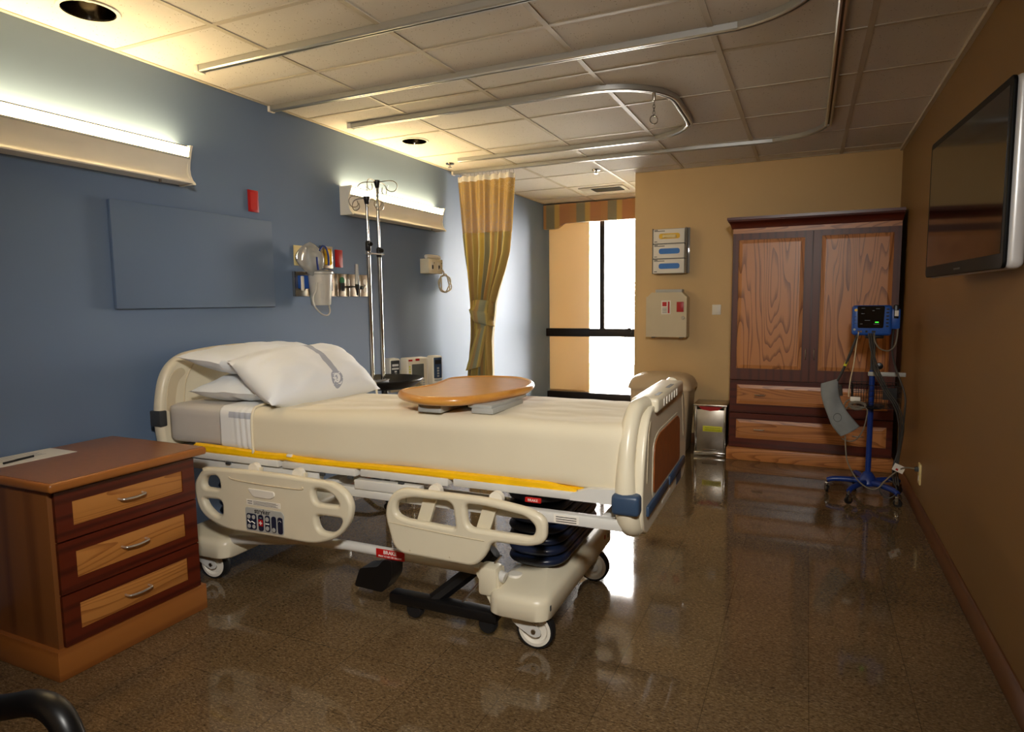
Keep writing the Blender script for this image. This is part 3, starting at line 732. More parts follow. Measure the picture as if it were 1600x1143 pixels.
        MB().tube([(1.40, -0.5385, 0.455), (1.5, -0.5385, 0.449), (1.66, -0.5385, 0.441), (1.8, -0.5385, 0.437)], 0.0018, 6, smooth=3).build('moulded_ridge', 'cream_dark', rb)

# base: hoods, bars, bellows, casters
def hood(x0, x1, name):
    mb = MB(); rings = []
    def outline(y0, y1, z, dx0, dx1, r):
        return [(a, b, z) for a, b in rnd([(x0 + dx0, y0), (x1 + dx1, y0), (x1 + dx1, y1), (x0 + dx0, y1)], r, 8)]
    def rise(p):
        k = max(0.0, min(1.0, (0.46 - abs(p[1])) / 0.34)); k = k * k * (3 - 2 * k)
        return Vector((p[0], p[1], p[2] + 0.045 * k * (p[2] - 0.13) / 0.08))
    for (e, z, r) in ((0.006, 0.128, 0.07), (0.0, 0.134, 0.07), (0.0, 0.19, 0.07), (0.004, 0.203, 0.068), (0.014, 0.213, 0.06), (0.03, 0.218, 0.05)):
        rings.append([rise(q) for q in outline(-0.47 + e, 0.47 - e, z, e, -e, r)])
    # dense top so that the slope towards the lift column shows
    R = mb.ring_surf(rings, True, False)
    mb.bm.faces.new(list(reversed(R[0])))
    top = [R[-1]]
    last = rings[-1]
    c = Vector(((x0 + x1) / 2, 0, 0))
    for k in (0.8, 0.6, 0.4, 0.2):
        row = []
        for p in last:
            q = Vector((c.x + (p.x - c.x) * k, p.y * (0.25 + 0.75 * k) , 0.218)); row.append(mb.bm.verts.new(rise((q.x, q.y, q.z + 0.002))))
        a = top[-1]
        for i in range(len(row)):
            j = (i + 1) % len(row); mb.bm.faces.new((a[i], a[j], row[j], row[i]))
        top.append(row)
    mb.bm.faces.new(top[-1])
    return mb.build(name, 'cream', bed, ang=50)
hf = hood(1.765, 2.008, 'base_hood'); hh = hood(0.13, 0.46, 'base_hood')
for y in (-0.43, 0.36):
    MB().box(2.0065, 2.0095, y, y + 0.012, 0.165, 0.185, 0.002).build('plug', 'char', hf)
MB().lathe([(0.001, 0), (0.011, 0), (0.011, 0.002), (0.001, 0.002)], (2.0075, 0.31, 0.185), 12, 'x').build('sticker', 'red_sticker', hf)
MB().lathe([(0.001, 0.0), (0.03, 0.0), (0.026, 0.008), (0.001, 0.01)], (1.83, -0.33, 0.232), 16, 'z').build('cap', 'white_pl', hf)
for s in (1, -1):
    mb = MB()
    mb.tube([(0.40, s * 0.40, 0.20), (0.62, s * 0.40, 0.225), (0.85, s * 0.405, 0.262), (1.1, s * 0.405, 0.272), (1.76, s * 0.405, 0.266), (1.82, s * 0.405, 0.25)], 0.021, 12)
    bars = mb.build('base_bar', 'white_metal', bed)
for s in (-1, 1):
    mb = MB().box(1.72, 1.80, s * 0.405 - 0.035, s * 0.405 + 0.035, 0.18, 0.295, 0.015); mb.prism([(1.70, 0.28), (1.80, 0.28), (1.82, 0.13), (1.78, 0.13)], 'y', s * 0.40 - 0.03, s * 0.40 + 0.03)
    mb.build('bar_socket', 'cream', hf)
bl = MB().box(1.255, 1.39, -0.4275, -0.424, 0.254, 0.291, 0.001).build('brake_label', 'red_sticker', bars)
text('lettering', 'BRAKE', 0.021, 'white_ink', bl, frame((1.322, -0.428, 0.279), (1, 0, 0), (0, 0, 1)), bold=0.0004)
text('lettering', 'PRESS TO SET OR RELEASE', 0.0095, 'white_ink', bl, frame((1.322, -0.428, 0.262), (1, 0, 0), (0, 0, 1)))
def bellows(x0, x1, name):
    rings = []; cx = (x0 + x1) / 2
    for i in range(7):
        for (dz, k) in ((0.0, -0.014), (0.012, 0.004), (0.022, 0.008), (0.034, 0.003), (0.042, -0.014)):
            z = 0.255 + i * 0.042 + dz
            hx, hy = (x1 - x0) / 2 + k, 0.29 + k
            rings.append([Vector((cx + a, b, z)) for a, b in rnd([(-hx, -hy), (hx, -hy), (hx, hy), (-hx, hy)], 0.11, 8)])
    mb = MB(); mb.ring_surf(rings); return mb.build(name, 'navy', bed, ang=60)
bellows(1.765, 1.99, 'lift_bellows'); bellows(0.2, 0.42, 'lift_bellows')
def caster(px, py, yaw, name='caster', R=0.073):
    """pivot at px,py; wheel trails; local x forward"""
    m = Matrix.Translation((px, py, 0)) @ Matrix.Rotation(yaw, 4, 'Z')
    c = Vector((0.045, 0, R))
    mb = MB().lathe([(R - 0.012, -0.019), (R - 0.003, -0.019), (R, -0.012), (R, 0.012), (R - 0.003, 0.019), (R - 0.012, 0.019), (R - 0.016, 0.0), (R - 0.012, -0.019)], c, 36, 'y', cap=False)
    mb.bm.transform(m); o = mb.build(name, 'rubber', bed)
    mb = MB().lathe([(0.001, -0.010), (R * 0.62, -0.010), (R * 0.7, -0.02), (R - 0.010, -0.019), (R - 0.010, 0.019), (R * 0.7, 0.02), (R * 0.62, 0.010), (0.001, 0.010)], c, 36, 'y')
    mb.bm.transform(m); mb.build('hub', 'white_pl', o)
    mb = MB()
    for s in (-1, 1):
        poly = rnd([(-0.04, 0.155), (0.02, 0.155), (0.03, 0.105), (0.07, 0.085), (0.075, 0.06), (0.045, 0.048), (-0.01, 0.075), (-0.045, 0.10)], 0.015)
        mb.prism(poly, 'y', s * 0.026 - 0.003, s * 0.026 + 0.003)
    mb.box(-0.04, 0.03, -0.029, 0.029, 0.115, 0.158, 0.006)
    mb.bm.transform(m); mb.build('fork', 'white_metal', o)
    mb = MB().lathe([(0.001, -0.034), (0.009, -0.034), (0.009, 0.034), (0.001, 0.034)], c, 12, 'y'); mb.bm.transform(m); mb.build('axle', 'steel', o)
    return o
caster(1.895, -0.395, 0.0); caster(1.928, 0.245, 0.0)
caster(0.27, -0.40, 0.1); caster(0.27, 0.36, 2.6)
# foot pedals and steer wheel
ped = MB().box(1.31, 1.79, -0.43, -0.37, 0.07, 0.115, 0.01).build('pedal_bar', 'black', bed)
for x in (1.42, 1.745): MB().lathe([(0.001, -0.02), (0.03, -0.02), (0.036, -0.012), (0.036, 0.012), (0.03, 0.02), (0.001, 0.02)], (x, -0.40, 0.055), 20, 'y').build('pedal_wheel', 'rubber', ped)
mb = MB(); mb.tube([(1.5, -0.39, 0.10), (1.62, -0.32, 0.2), (1.73, -0.30, 0.30)], 0.03, 8); mb.build('pedal_arm', 'black', ped)
MB().tube([(1.63, -0.392, 0.116), (1.80, -0.392, 0.33)], 0.004, 6).build('cable', 'steel', ped)
mb = MB().prism(rnd([(1.15, 0.12), (1.18, 0.20), (1.27, 0.22), (1.30, 0.255), (1.34, 0.255), (1.335, 0.18), (1.29, 0.115)], 0.015), 'y', -0.44, -0.36); mb.build('brake_pedal', 'black', bed)

# ------------------------------------------------------------------ bedding (own things, placed with the bed's turn)
def on_bed(name, lx, ly, lz, label, cat, group=None):
    o = thing(name, BM @ Vector((lx, ly, lz)), label, cat, group, math.radians(1.0), True)
    OFF[o] = Vector((lx, ly, lz))
    return o
def ztop(x):
    t = max(0.0, min(1.0, (x - 0.85) / 0.8)); t = t * t * (3 - 2 * t)
    return 0.826 + 0.027 * t
def bed_single(mb, name, m, lx, ly, lz, label, cat, ang=60, group=None):
    bmesh.ops.translate(mb.bm, verts=mb.bm.verts, vec=-Vector((lx, ly, lz)))
    o = mb.build(name, m, ang=ang); o.location = BM @ Vector((lx, ly, lz)); o.rotation_euler = (0, 0, math.radians(1.0))
    return tag(o, label, cat, group)
def mat_fn(grow, wr=0.0, hem=0.0, fx=1.0):
    def f(p, nn):
        k = (p.z - 0.645) / (0.83 - 0.645)
        zt = ztop(p.x)
        q = Vector((p.x, p.y, 0.645 + k * (zt - 0.645)))
        sl = max(0.0, (p.y + 0.02) / 0.47); sl = sl * sl * (3 - 2 * min(1, sl))
        q += Vector((0, 0, 0.004 * (1 - (p.y / 0.45) ** 2) - 0.055 * sl)) * max(0, min(1, k))
        if wr:
            n1 = noise.noise(Vector((p.x * 3.2, p.y * 9, p.z * 5)) * 1.0); n2 = noise.noise(Vector((p.x * 9, p.y * 22, p.z * 7 + 3)))
            amp = wr * (0.9 * n1 + 0.5 * n2)
            if nn.z > 0.5: amp *= 0.8
            q += nn * amp
            # loose vertical folds near the foot corner
            ft = max(0.0, (p.x - 2.0) / 0.25); 
            if abs(nn.x) > 0.3: q += nn * 0.008 * math.sin(p.y * 26 + p.z * 14) * min(1, ft)
        q += nn * grow
        return q
    return f
def cutx(mb, x, s):
    g = mb.bm.verts[:] + mb.bm.edges[:] + mb.bm.faces[:]
    bmesh.ops.bisect_plane(mb.bm, geom=g, plane_co=(x, 0, 0), plane_no=(-s, 0, 0), clear_outer=True)
mb = MB(); rbox(mb, 0.113, 2.255, -0.443, 0.443, 0.645, 0.83, 0.03, (60, 26, 8), mat_fn(0.0))
bed_single(mb, 'mattress', 'mattress', 1.2, 0, 0.64, 'grey bed mattress showing bare at the headboard end', 'mattress')
mb = MB(); rbox(mb, 0.40, 0.80, -0.443, 0.443, 0.645, 0.83, 0.03, (44, 40, 14), mat_fn(0.005, 0.002), skip=('x-', 'x+', 'z-'))
cutx(mb, 0.455, 1); cutx(mb, 0.672, -1)
# pleated gather beside the blanket edge
for v in mb.bm.verts:
    if 0.52 < v.co.x < 0.66 and v.co.y < -0.40: v.co.y -= 0.0035 * (1 + math.sin(v.co.x * 190 + v.co.z * 12)) * min(1, (v.co.x - 0.52) / 0.06) * min(1, (0.66 - v.co.x) / 0.02)
sm = bed_single(mb, 'bed_sheet', 'sheet_band', 0.6, 0, 0.65, 'white sheet strip gathered between bare mattress and cream blanket', 'sheet')
mod = sm.modifiers.new('t', 'SOLIDIFY'); mod.thickness = 0.003; mod.offset = 1
mb = MB(); rbox(mb, 0.60, 2.285, -0.445, 0.445, 0.638, 0.83, 0.04, (110, 60, 16), mat_fn(0.012, 0.008), skip=('x-', 'z-'))
cutx(mb, 0.655, 1)
bk = bed_single(mb, 'blanket', 'blanket', 1.5, 0, 0.65, 'cream cotton blanket spread over most of the bed and tucked at the foot', 'blanket')
mod = bk.modifiers.new('t', 'SOLIDIFY'); mod.thickness = 0.006; mod.offset = -1
# rolled turn-back hem at the blanket's head edge
pts = [(0.655, -0.460, 0.64), (0.654, -0.461, 0.72), (0.655, -0.459, 0.79), (0.655, -0.445, 0.828), (0.656, -0.415, 0.842), (0.657, -0.3, 0.845), (0.657, 0.0, 0.847), (0.657, 0.3, 0.845), (0.656, 0.415, 0.842), (0.655, 0.445, 0.828), (0.654, 0.461, 0.72), (0.655, 0.46, 0.64)]
mb = MB().tube([Vector(p) - Vector((1.5, 0, 0.65)) for p in pts], 0.006, 8, smooth=5); hem = mb.build('turned_hem', 'blanket', ang=60); hem.parent = bk
# yellow pad edge below the mattress
def yel(u, v):
    x = 0.30 + 1.82 * u
    a = 2 * PI * v
    sag = 0.006 * math.sin(x * 5.2) - 0.012 * math.exp(-((x - 0.83) / 0.05) ** 2) * -1
    hz = 0.017 + 0.004 * math.sin(x * 3.1 + 1)
    if u > 0.94: hz *= max(0.25, 1 - (u - 0.94) * 10)
    y = -0.452 + 0.014 * math.cos(a) * (1 + 0.1 * math.sin(6 * a)); z = 0.637 - 0.004 + sag * 0.5 + hz * math.sin(a) * (1 + 0.12 * math.cos(5 * a))
    return Vector((x, y, z))
mb = MB(); mb.grid(yel, 90, 24, uv=False); bmesh.ops.remove_doubles(mb.bm, verts=mb.bm.verts, dist=1e-5)
mb.box(0.30, 2.14, -0.445, 0.43, 0.626, 0.642)
yp = bed_single(mb, 'mattress_pad', 'yellow', 1.2, 0, 0.62, 'bright yellow pad edge squeezed out under the mattress', 'pad')
t = MB().box(0.845 - 1.2, 0.87 - 1.2, -0.469, -0.455, 0.642 - 0.62, 0.654 - 0.62, 0.003).build('buckle', 'white_pl'); t.parent = yp

# pillows
def pillow(name, corners, th, label, seed=0, corner_pinch=0.9, sag=0.0, m='pillow', n=30):
    """corners BL BR TR TL in bed local; puffed quad"""
    c = [Vector(q) for q in corners]
    nrm = (c[1] - c[0]).cross(c[3] - c[0]).normalized()
    ctr = sum(c, Vector()) / 4; ctr.z = min(q.z for q in c)
    mb = MB(); lay = mb.bm.loops.layers.uv.verify()
    def prof(a): return max(0.0, 1 - abs(2 * a - 1) ** 2.8) ** 0.58
    def P(u, v, side):
        p = c[0] * (1 - u) * (1 - v) + c[1] * u * (1 - v) + c[2] * u * v + c[3] * (1 - u) * v
        mid = (c[0] + c[1] + c[2] + c[3]) / 4
        # edges bow inwards between corners
        eu = 1 - (2 * u - 1) ** 2; ev = 1 - (2 * v - 1) ** 2
        pull = 0.022 * (abs(2 * u - 1) ** 3 * ev + abs(2 * v - 1) ** 3 * eu)
        p = p.lerp(mid, pull)
        h = th / 2 * prof(u) * prof(v)
        q = Vector((u * 3.1 + seed, v * 2.6 - seed, side * 0.7))
        edge = min(prof(u), prof(v))
        w = noise.noise(q * 1.3) * 0.012 + noise.noise(q * 3.3) * 0.006
        # creases fanning out of the corners
        w += 0.005 * math.sin((u - v) * 22 + seed + 3 * noise.noise(q)) * (1 - edge) * edge * 4
        w += 0.012 * abs(noise.noise(Vector((u * 2.2 + v * 1.1 + seed, v * 5.5, side)))) * -1
        return p + nrm * (side * (h + w * edge) + noise.noise(Vector((u * 5, v * 5, seed))) * 0.006)
    V = {}
    def vert(i, j, s):
        k = (i, j, 0 if (i in (0, n) or j in (0, n)) else s)
        if k not in V: V[k] = mb.bm.verts.new(P(i / n, j / n, s if k[2] else 0) - ctr)
        return V[k]
    for s in (1, -1):
        for i in range(n):
            for j in range(n):
                ij = [(i, j), (i + 1, j), (i + 1, j + 1), (i, j + 1)]
                if s < 0: ij.reverse()
                f = mb.bm.faces.new([vert(a, b, s) for a, b in ij])
                for lp, (a, b) in zip(f.loops, ij): lp[lay].uv = (a / n, b / n)
    o = mb.build(name, m, ang=80); o.location = BM @ ctr; o.rotation_euler = (0, 0, math.radians(1.0))
    return tag(o, label, 'pillow', 'pillows on the bed')
M['pillow_plain'] = mat_cloth('plain_pillowcase', (232, 235, 238))
pillow('pillow', [(0.64, -0.385, 0.885), (0.60, 0.36, 0.885), (0.2, 0.34, 0.89), (0.22, -0.41, 0.885)], 0.15, 'lowest white pillow lying flat on the mattress under the others', 1.0, m='pillow_plain')
pillow('pillow', [(0.56, -0.34, 0.99), (0.52, 0.36, 0.985), (0.16, 0.36, 1.02), (0.17, -0.43, 1.045)], 0.145, 'upper white pillow leaning on the headboard behind the banded one', 2.3, m='pillow_plain')
pillow('pillow', [(0.785, -0.475, 0.858), (0.885, 0.165, 0.85), (0.47, 0.36, 1.03), (0.45, -0.39, 1.03)], 0.23, 'front white pillow with a grey woven band, slanting onto the blanket', 4.1)

# ------------------------------------------------------------------ night stand
ns = thing('night_stand', (0.3, 0.0, 0), 'three-drawer brown bedside chest at the left end of the bed', 'chest of drawers')
MB().box(0.016, 0.543, -0.283, 0.285, 0.09, 0.664, 0.002).build('body', 'stand_side', ns)
MB().box(0.014, 0.563, -0.30, 0.30, 0.0, 0.108, 0.004).build('plinth', 'honey_y', ns)
tp = MB().box(0.014, 0.603, -0.306, 0.308, 0.668, 0.70, 0.010, 3).build('top', 'honey_y', ns)
MB().box(0.02, 0.592, -0.296, 0.298, 0.6995, 0.7012).build('laminate', 'stand_top', tp)
MB().box(0.016, 0.55, -0.275, 0.277, 0.655, 0.669).build('top_rail', 'honey_y', ns)
for i, (z0, z1) in enumerate(((0.484, 0.655), (0.297, 0.478), (0.111, 0.291))):
    mb = MB().box(0.543, 0.552, -0.268, 0.276, z0, z1)
    py0, py1, pz0, pz1 = -0.212, 0.220, z0 + 0.043, z1 - 0.042
    for (a, b, c, d) in ((-0.268, py0, z0, z1), (py1, 0.276, z0, z1), (py0, py1, z0, pz0), (py0, py1, pz1, z1)):
        mb.box(0.550, 0.5585, a, b, c, d)
    dr = mb.build('drawer', M['cherry_y'] if 'cherry_y' in M else M.setdefault('cherry_y', wood('cherry_wood_wide', (92, 30, 12), (66, 18, 8), 'y', 0.32, 1.0)), ns)
    MB().box(0.551, 0.5555, py0, py1, pz0, pz1, 0.002).build('panel', 'maple_y', dr)
    zc = (pz0 + pz1) / 2 + 0.004
    MB().tube([(0.555, -0.047, zc), (0.572, -0.047, zc), (0.582, -0.038, zc - 0.001), (0.585, 0, zc - 0.003), (0.582, 0.038, zc - 0.001), (0.572, 0.047, zc), (0.555, 0.047, zc)], 0.0042, 8, smooth=4).build('handle', M.setdefault('bright', plain('bright_nickel', (225, 222, 216), 0.28, 0.85)), dr)
pm = Matrix.Translation((0, 0, 0))
pp = MB().box(0.02, 0.195, -0.262, 0.036, 0.7013, 0.7022).build('paper_sheet', 'paper', origin=(0.11, -0.11, 0.7013))
tag(pp, 'printed white paper sheet lying on the bedside chest', 'paper')
lm = MB()
for i in range(6): lm.box(0.032 + 0.016 * i, 0.038 + 0.016 * i, -0.25, -0.05 + 0.008 * (i % 3), 0.7022, 0.70235)
lo = lm.build('print', M['grey_pl']); lo.location = (-0.11, 0.11, -0.7013); lo.parent = pp
pn = thing('pen', (0.135, -0.15, 0.7023), 'black pen lying on the white paper', 'pen')
MB().tube([(0.155, -0.205, 0.7065), (0.132, -0.09, 0.7065)], 0.0042, 10).build('barrel', 'ink', pn)
MB().tube([(0.155, -0.165, 0.7118), (0.148, -0.13, 0.7118)], 0.0012, 6).build('clip', 'black', pn)

# ------------------------------------------------------------------ chair near the camera (arm only is seen)
ch = thing('armchair', (1.42, -1.18, 0), 'black tubular armchair arm in the bottom left corner', 'chair')
for y in (-0.945, -1.46):
    yy = y
    MB().tube([(1.765, yy, 0.022), (1.765, yy, 0.48), (1.757, yy, 0.56), (1.722, yy, 0.604), (1.66, yy, 0.606), (1.54, yy, 0.565), (1.36, yy, 0.525), (1.18, yy, 0.50), (1.09, yy, 0.48), (1.06, yy, 0.42), (1.04, yy, 0.022)], 0.022, 12, smooth=5).build('arm_frame', 'black', ch)
MB().box(1.10, 1.62, -1.43, -0.975, 0.40, 0.46, 0.025, 3).build('seat', M.setdefault('dark_seat', plain('dark_brown_vinyl', (50, 26, 18), 0.5)), ch)
MB().box(1.05, 1.11, -1.43, -0.975, 0.46, 0.88, 0.025, 3).build('backrest', 'dark_seat', ch)
MB().tube([(1.66, -0.945, 0.39), (1.66, -1.46, 0.39)], 0.012, 8).tube([(1.06, -0.945, 0.39), (1.06, -1.46, 0.39)], 0.012, 8).build('crossbar', 'black', ch)
MB().tube([(1.66, -0.945, 0.39), (1.765, -0.945, 0.39)], 0.012, 8).tube([(1.66, -1.46, 0.39), (1.765, -1.46, 0.39)], 0.012, 8).build('bracket', 'black', ch)

# ------------------------------------------------------------------ overbed table
ot = thing('overbed_table', (1.58, 0.8, 0.869), 'kidney-shaped wooden overbed tabletop set on grey brackets on the blanket', 'table')
kid = [(1.36, 0.60), (1.41, 0.53), (1.52, 0.466), (1.612, 0.455), (1.70, 0.488), (1.752, 0.567), (1.787, 0.664), (1.81, 0.795), (1.812, 0.90), (1.778, 1.02), (1.71, 1.12), (1.623, 1.172), (1.501, 1.168), (1.413, 1.128), (1.363, 1.071), (1.342, 1.015), (1.364, 0.904), (1.386, 0.797), (1.376, 0.719), (1.358, 0.655)]
kid = sm2(kid, 4)
def inset(poly, d):
    out = []; n = len(poly)
    for i in range(n):
        a, p, b = Vector((*poly[i - 1], 0)), Vector((*poly[i], 0)), Vector((*poly[(i + 1) % n], 0))
        t = (b - a).normalized(); nn = Vector((-t.y, t.x, 0))
        q = p + nn * d; out.append((q.x, q.y))
    return out
rings = []
for (d, z) in ((0.045, 0.900), (0.014, 0.902), (0.004, 0.909), (0.0, 0.917), (0.002, 0.927), (0.010, 0.934), (0.018, 0.936), (0.024, 0.933), (0.027, 0.930)):
    rings.append([Vector((a, b, z)) for a, b in inset(kid, d)])
mb = MB(); mb.ring_surf(rings); top = mb.build('tabletop', 'maple_edge', ot, ang=50)
mb = MB(); q = inset(kid, 0.026); mb.ring_surf([[Vector((a, b, 0.9298)) for a, b in q], [Vector((a, b, 0.9312)) for a, b in q]]); mb.build('laminate', 'maple_top', top)
MB().box(1.513, 1.615, 0.50, 0.76, 0.869, 0.901, 0.004).build('support_foot', 'grey_pl', ot)
MB().box(1.72, 1.81, 0.543, 0.82, 0.869, 0.889, 0.004).build('support_foot', 'grey_pl', ot)
MB().box(1.70, 1.80, 0.552, 0.88, 0.888, 0.901, 0.003).box(1.56, 1.78, 0.72, 0.80, 0.880, 0.9008, 0.003).build('support_bracket', 'grey_pl', ot)

# ------------------------------------------------------------------ IV stand, tray, pump
iv = thing('iv_stand', (0.4, 1.78, 0), 'twin-pole chrome IV stand rising from a black tray beyond the bed', 'iv stand')
def hooks(x, y, z, name, m, ang0):
    mb = MB()
    for k in range(4):
        a = ang0 + k * PI / 2; dx, dy = math.cos(a), math.sin(a)
        L = 0.085
        pts = [(0.0, 0.0), (L * 0.5, 0.004), (L, 0.006), (L + 0.035, -0.004), (L + 0.05, -0.03), (L + 0.035, -0.056), (L + 0.005, -0.06), (L - 0.018, -0.045), (L - 0.012, -0.02)]
        mb.tube([(x + dx * r, y + dy * r, z + h) for r, h in pts], 0.0028, 6, smooth=4)
    return mb.build(name, m, iv)
for (x, y, zt, a0, zc) in ((0.40, 1.712, 1.915, 1.35, 1.632), (0.40, 1.822, 2.028, 1.75, 1.60)):
    MB().cyl((x, y, 0.775), (x, y, zc), 0.0125).build('pole', 'chrome', iv)
    MB().cyl((x, y, zc - 0.01), (x, y, zt), 0.009).build('inner_pole', 'chrome', iv)
    cl = MB().lathe([(0.0125, zc - 0.035), (0.0165, zc - 0.03), (0.017, zc + 0.015), (0.013, zc + 0.025), (0.0095, zc + 0.028)], (x, y, 0), 18).build('clamp_collar', 'black', iv)
    MB().cyl((x + 0.012, y - 0.005, zc + 0.005), (x + 0.03, y - 0.012, zc + 0.005), 0.011, 0.013).build('knob', 'black', cl)
    MB().lathe([(0.008, zt - 0.04), (0.013, zt - 0.035), (0.02, zt + 0.0), (0.02, zt + 0.008), (0.001, zt + 0.012)], (x, y, 0), 16).build('hub', 'black', iv)
    hooks(x, y, zt - 0.004, 'hook_ring', 'steel', a0)
mb = MB().box(0.385, 0.43, 1.70, 1.835, 1.58, 1.586); mb.build('link_bracket', 'steel', iv)
MB().prism([(0.375, 1.69), (0.435, 1.685), (0.425, 1.86), (0.385, 1.86)], 'z', 0.792, 0.797).build('foot_plate', 'steel', iv)
tray = MB().lathe([(0.001, 0.735), (0.16, 0.735), (0.20, 0.75), (0.245, 0.783), (0.252, 0.79), (0.247, 0.796), (0.235, 0.79), (0.195, 0.76), (0.155, 0.748), (0.001, 0.748)], (0.36, 1.89, 0), 40)
tray.build('tray', 'black', iv)
MB().box(0.385, 0.425, 1.70, 1.85, 0.747, 0.793, 0.003).build('pole_socket', 'black', iv)
MB().cyl((0.36, 1.89, 0.08), (0.36, 1.89, 0.74), 0.02).build('column', 'black', iv)
for k in range(5):
    a = k * 2 * PI / 5 + 0.3; ex, ey = 0.36 + 0.27 * math.cos(a), 1.89 + 0.27 * math.sin(a)
    lg = MB().tube([(0.36, 1.89, 0.10), (0.36 + 0.14 * math.cos(a), 1.89 + 0.14 * math.sin(a), 0.095), (ex, ey, 0.06)], 0.014, 8).build('leg', 'black', iv)
    MB().lathe([(0.001, -0.01), (0.022, -0.01), (0.025, 0), (0.022, 0.01), (0.001, 0.01)], (ex, ey, 0.025), 16, 'y').build('wheel', 'rubber', lg)

pu = thing('infusion_pump', (0.28, 2.36, 0), 'ivory three-module infusion pump on a stand past the black tray', 'infusion pump')
pr = math.radians(-62)
PMt = Matrix.Translation((0.30, 2.33, 0)) @ Matrix.Rotation(math.radians(62), 4, 'Z')      # local x along the row, -y faces the room
def pbox(name, m, parent, *a, bev=0.0):
    mb = MB().box(*a, bev=bev) if False else MB()
    mb.box(a[0], a[1], a[2], a[3], a[4], a[5], bev); mb.bm.transform(PMt); return mb.build(name, m, parent)
brain = pbox('controller', 'cream_pl', pu, -0.088, 0.088, -0.06, 0.04, 0.655, 0.893, bev=0.01)
brain.data.materials[0] = M['white_pl']
pbox('bezel', M['cream'], brain, -0.078, 0.07, -0.064, -0.058, 0.665, 0.885, bev=0.004)
pbox('screen', 'lcd', brain, -0.05, 0.045, -0.0665, -0.063, 0.75, 0.85, bev=0.002)
pbox('alarm_lamp', 'red', brain, -0.02, 0.012, -0.067, -0.06, 0.872, 0.888, bev=0.003)
pbox('logo_strip', M['red_sticker'], brain, -0.075, -0.045, -0.0655, -0.062, 0.872, 0.884)
for i in range(5): pbox('soft_key', 'lime', brain, -0.072, -0.062, -0.0665, -0.063, 0.757 + 0.018 * i, 0.767 + 0.018 * i)
for i in range(3):
    for j in range(4): pbox('key', 'grey_pl', brain, -0.02 + 0.026 * i, -0.002 + 0.026 * i, -0.0665, -0.063, 0.675 + 0.017 * j, 0.687 + 0.017 * j)
for s, c in ((-1, -0.175), (1, 0.165)):
    md = pbox('pump_module', 'white_pl', pu, c - 0.042, c + 0.042, -0.055, 0.035, 0.662, 0.897, bev=0.012)
    pbox('face', M['char'] if s < 0 else M['slate'], md, c - 0.033, c + 0.033, -0.060, -0.053, 0.735, 0.885, bev=0.004)
    if s < 0:
        pbox('display', 'white_ink', md, c - 0.025, c + 0.022, -0.062, -0.058, 0.845, 0.86); pbox('display', 'white_ink', md, c - 0.028, c + 0.024, -0.062, -0.058, 0.822, 0.834)
    else:
        pbox('display', 'ink', md, c - 0.025, c + 0.025, -0.062, -0.058, 0.838, 0.868)
    for i in range(4):
        pbox('key', 'white_ink' if s < 0 else 'grey_pl', md, c - 0.009, c + 0.009, -0.062, -0.058, 0.745 + 0.019 * i, 0.757 + 0.019 * i, bev=0.003)
    pbox('door_latch', 'grey_pl', md, c - 0.03, c + 0.03, -0.06, -0.053, 0.715, 0.73, bev=0.003)
pbox('rail', 'grey_pl', pu, -0.2, 0.19, 0.03, 0.05, 0.72, 0.80)
pbox('pole_clamp', 'black', pu, -0.03, 0.03, 0.04, 0.09, 0.70, 0.82, bev=0.006)
MB().cyl(PMt @ Vector((0, 0.075, 0.02)), PMt @ Vector((0, 0.075, 0.86)), 0.0125).build('pole', 'chrome', pu)
MB().lathe([(0.001, 0.0), (0.16, 0.0), (0.16, 0.018), (0.05, 0.03), (0.001, 0.035)], PMt @ Vector((0, 0.075, 0)), 28).build('base', 'char', pu)

# ------------------------------------------------------------------ wall lights
def wall_light(y0, y1, label, lit=True):
    o = thing('wall_light', (0.0, (y0 + y1) / 2, 1.87), label, 'wall light', 'uplights on the blue wall')
    face = [(0.088, 2.048), (0.074, 1.998), (0.079, 1.992), (0.066, 1.965), (0.062, 1.94), (0.066, 1.915), (0.078, 1.892), (0.096, 1.878)]
    body = [(0.0, 1.872), (0.096, 1.872)] + list(reversed(face[1:])) + [(0.0, 1.998)]
    mb = MB().prism(body, 'y', y0 + 0.012, y1 - 0.012); mb.build('reflector', M['white_pl'], o, ang=40)
    MB().prism([(0.0, 1.998), (0.0735, 1.998), (0.0865, 2.044), (0.0, 2.036)], 'y', y0 + 0.014, y1 - 0.014).build('lens', 'lens', o)
    MB().box(0.083, 0.0885, y0 + 0.01, y1 - 0.01, 2.044, 2.049).build('lens_trim', M['steel'], o)
    MB().box(0.0795, 0.0825, y0 + 0.01, y1 - 0.01, 1.990, 1.9995).build('lip', M['grey_pl'], o)
    cap = [(0.0, 1.866), (0.102, 1.866)] + [(0.1, 1.875), (0.084, 1.89), (0.072, 1.915), (0.068, 1.945), (0.072, 1.975), (0.083, 2.02), (0.096, 2.054)] + [(0.0, 2.054)]
    for (a, b) in ((y0, y0 + 0.014), (y1 - 0.014, y1)):
        MB().prism(cap, 'y', a, b).build('end_cap', 'white_pl', o)
    MB().box(0.06, 0.066, y1 - 0.17, y1 - 0.16, 1.858, 1.872).build('pull_switch', 'steel', o)
    return o
wall_light(-0.46, 0.752, 'long wall uplight at the left edge, above the bedside chest')
wall_light(1.955, 3.175, 'long wall uplight behind the IV poles, left of the curtain')

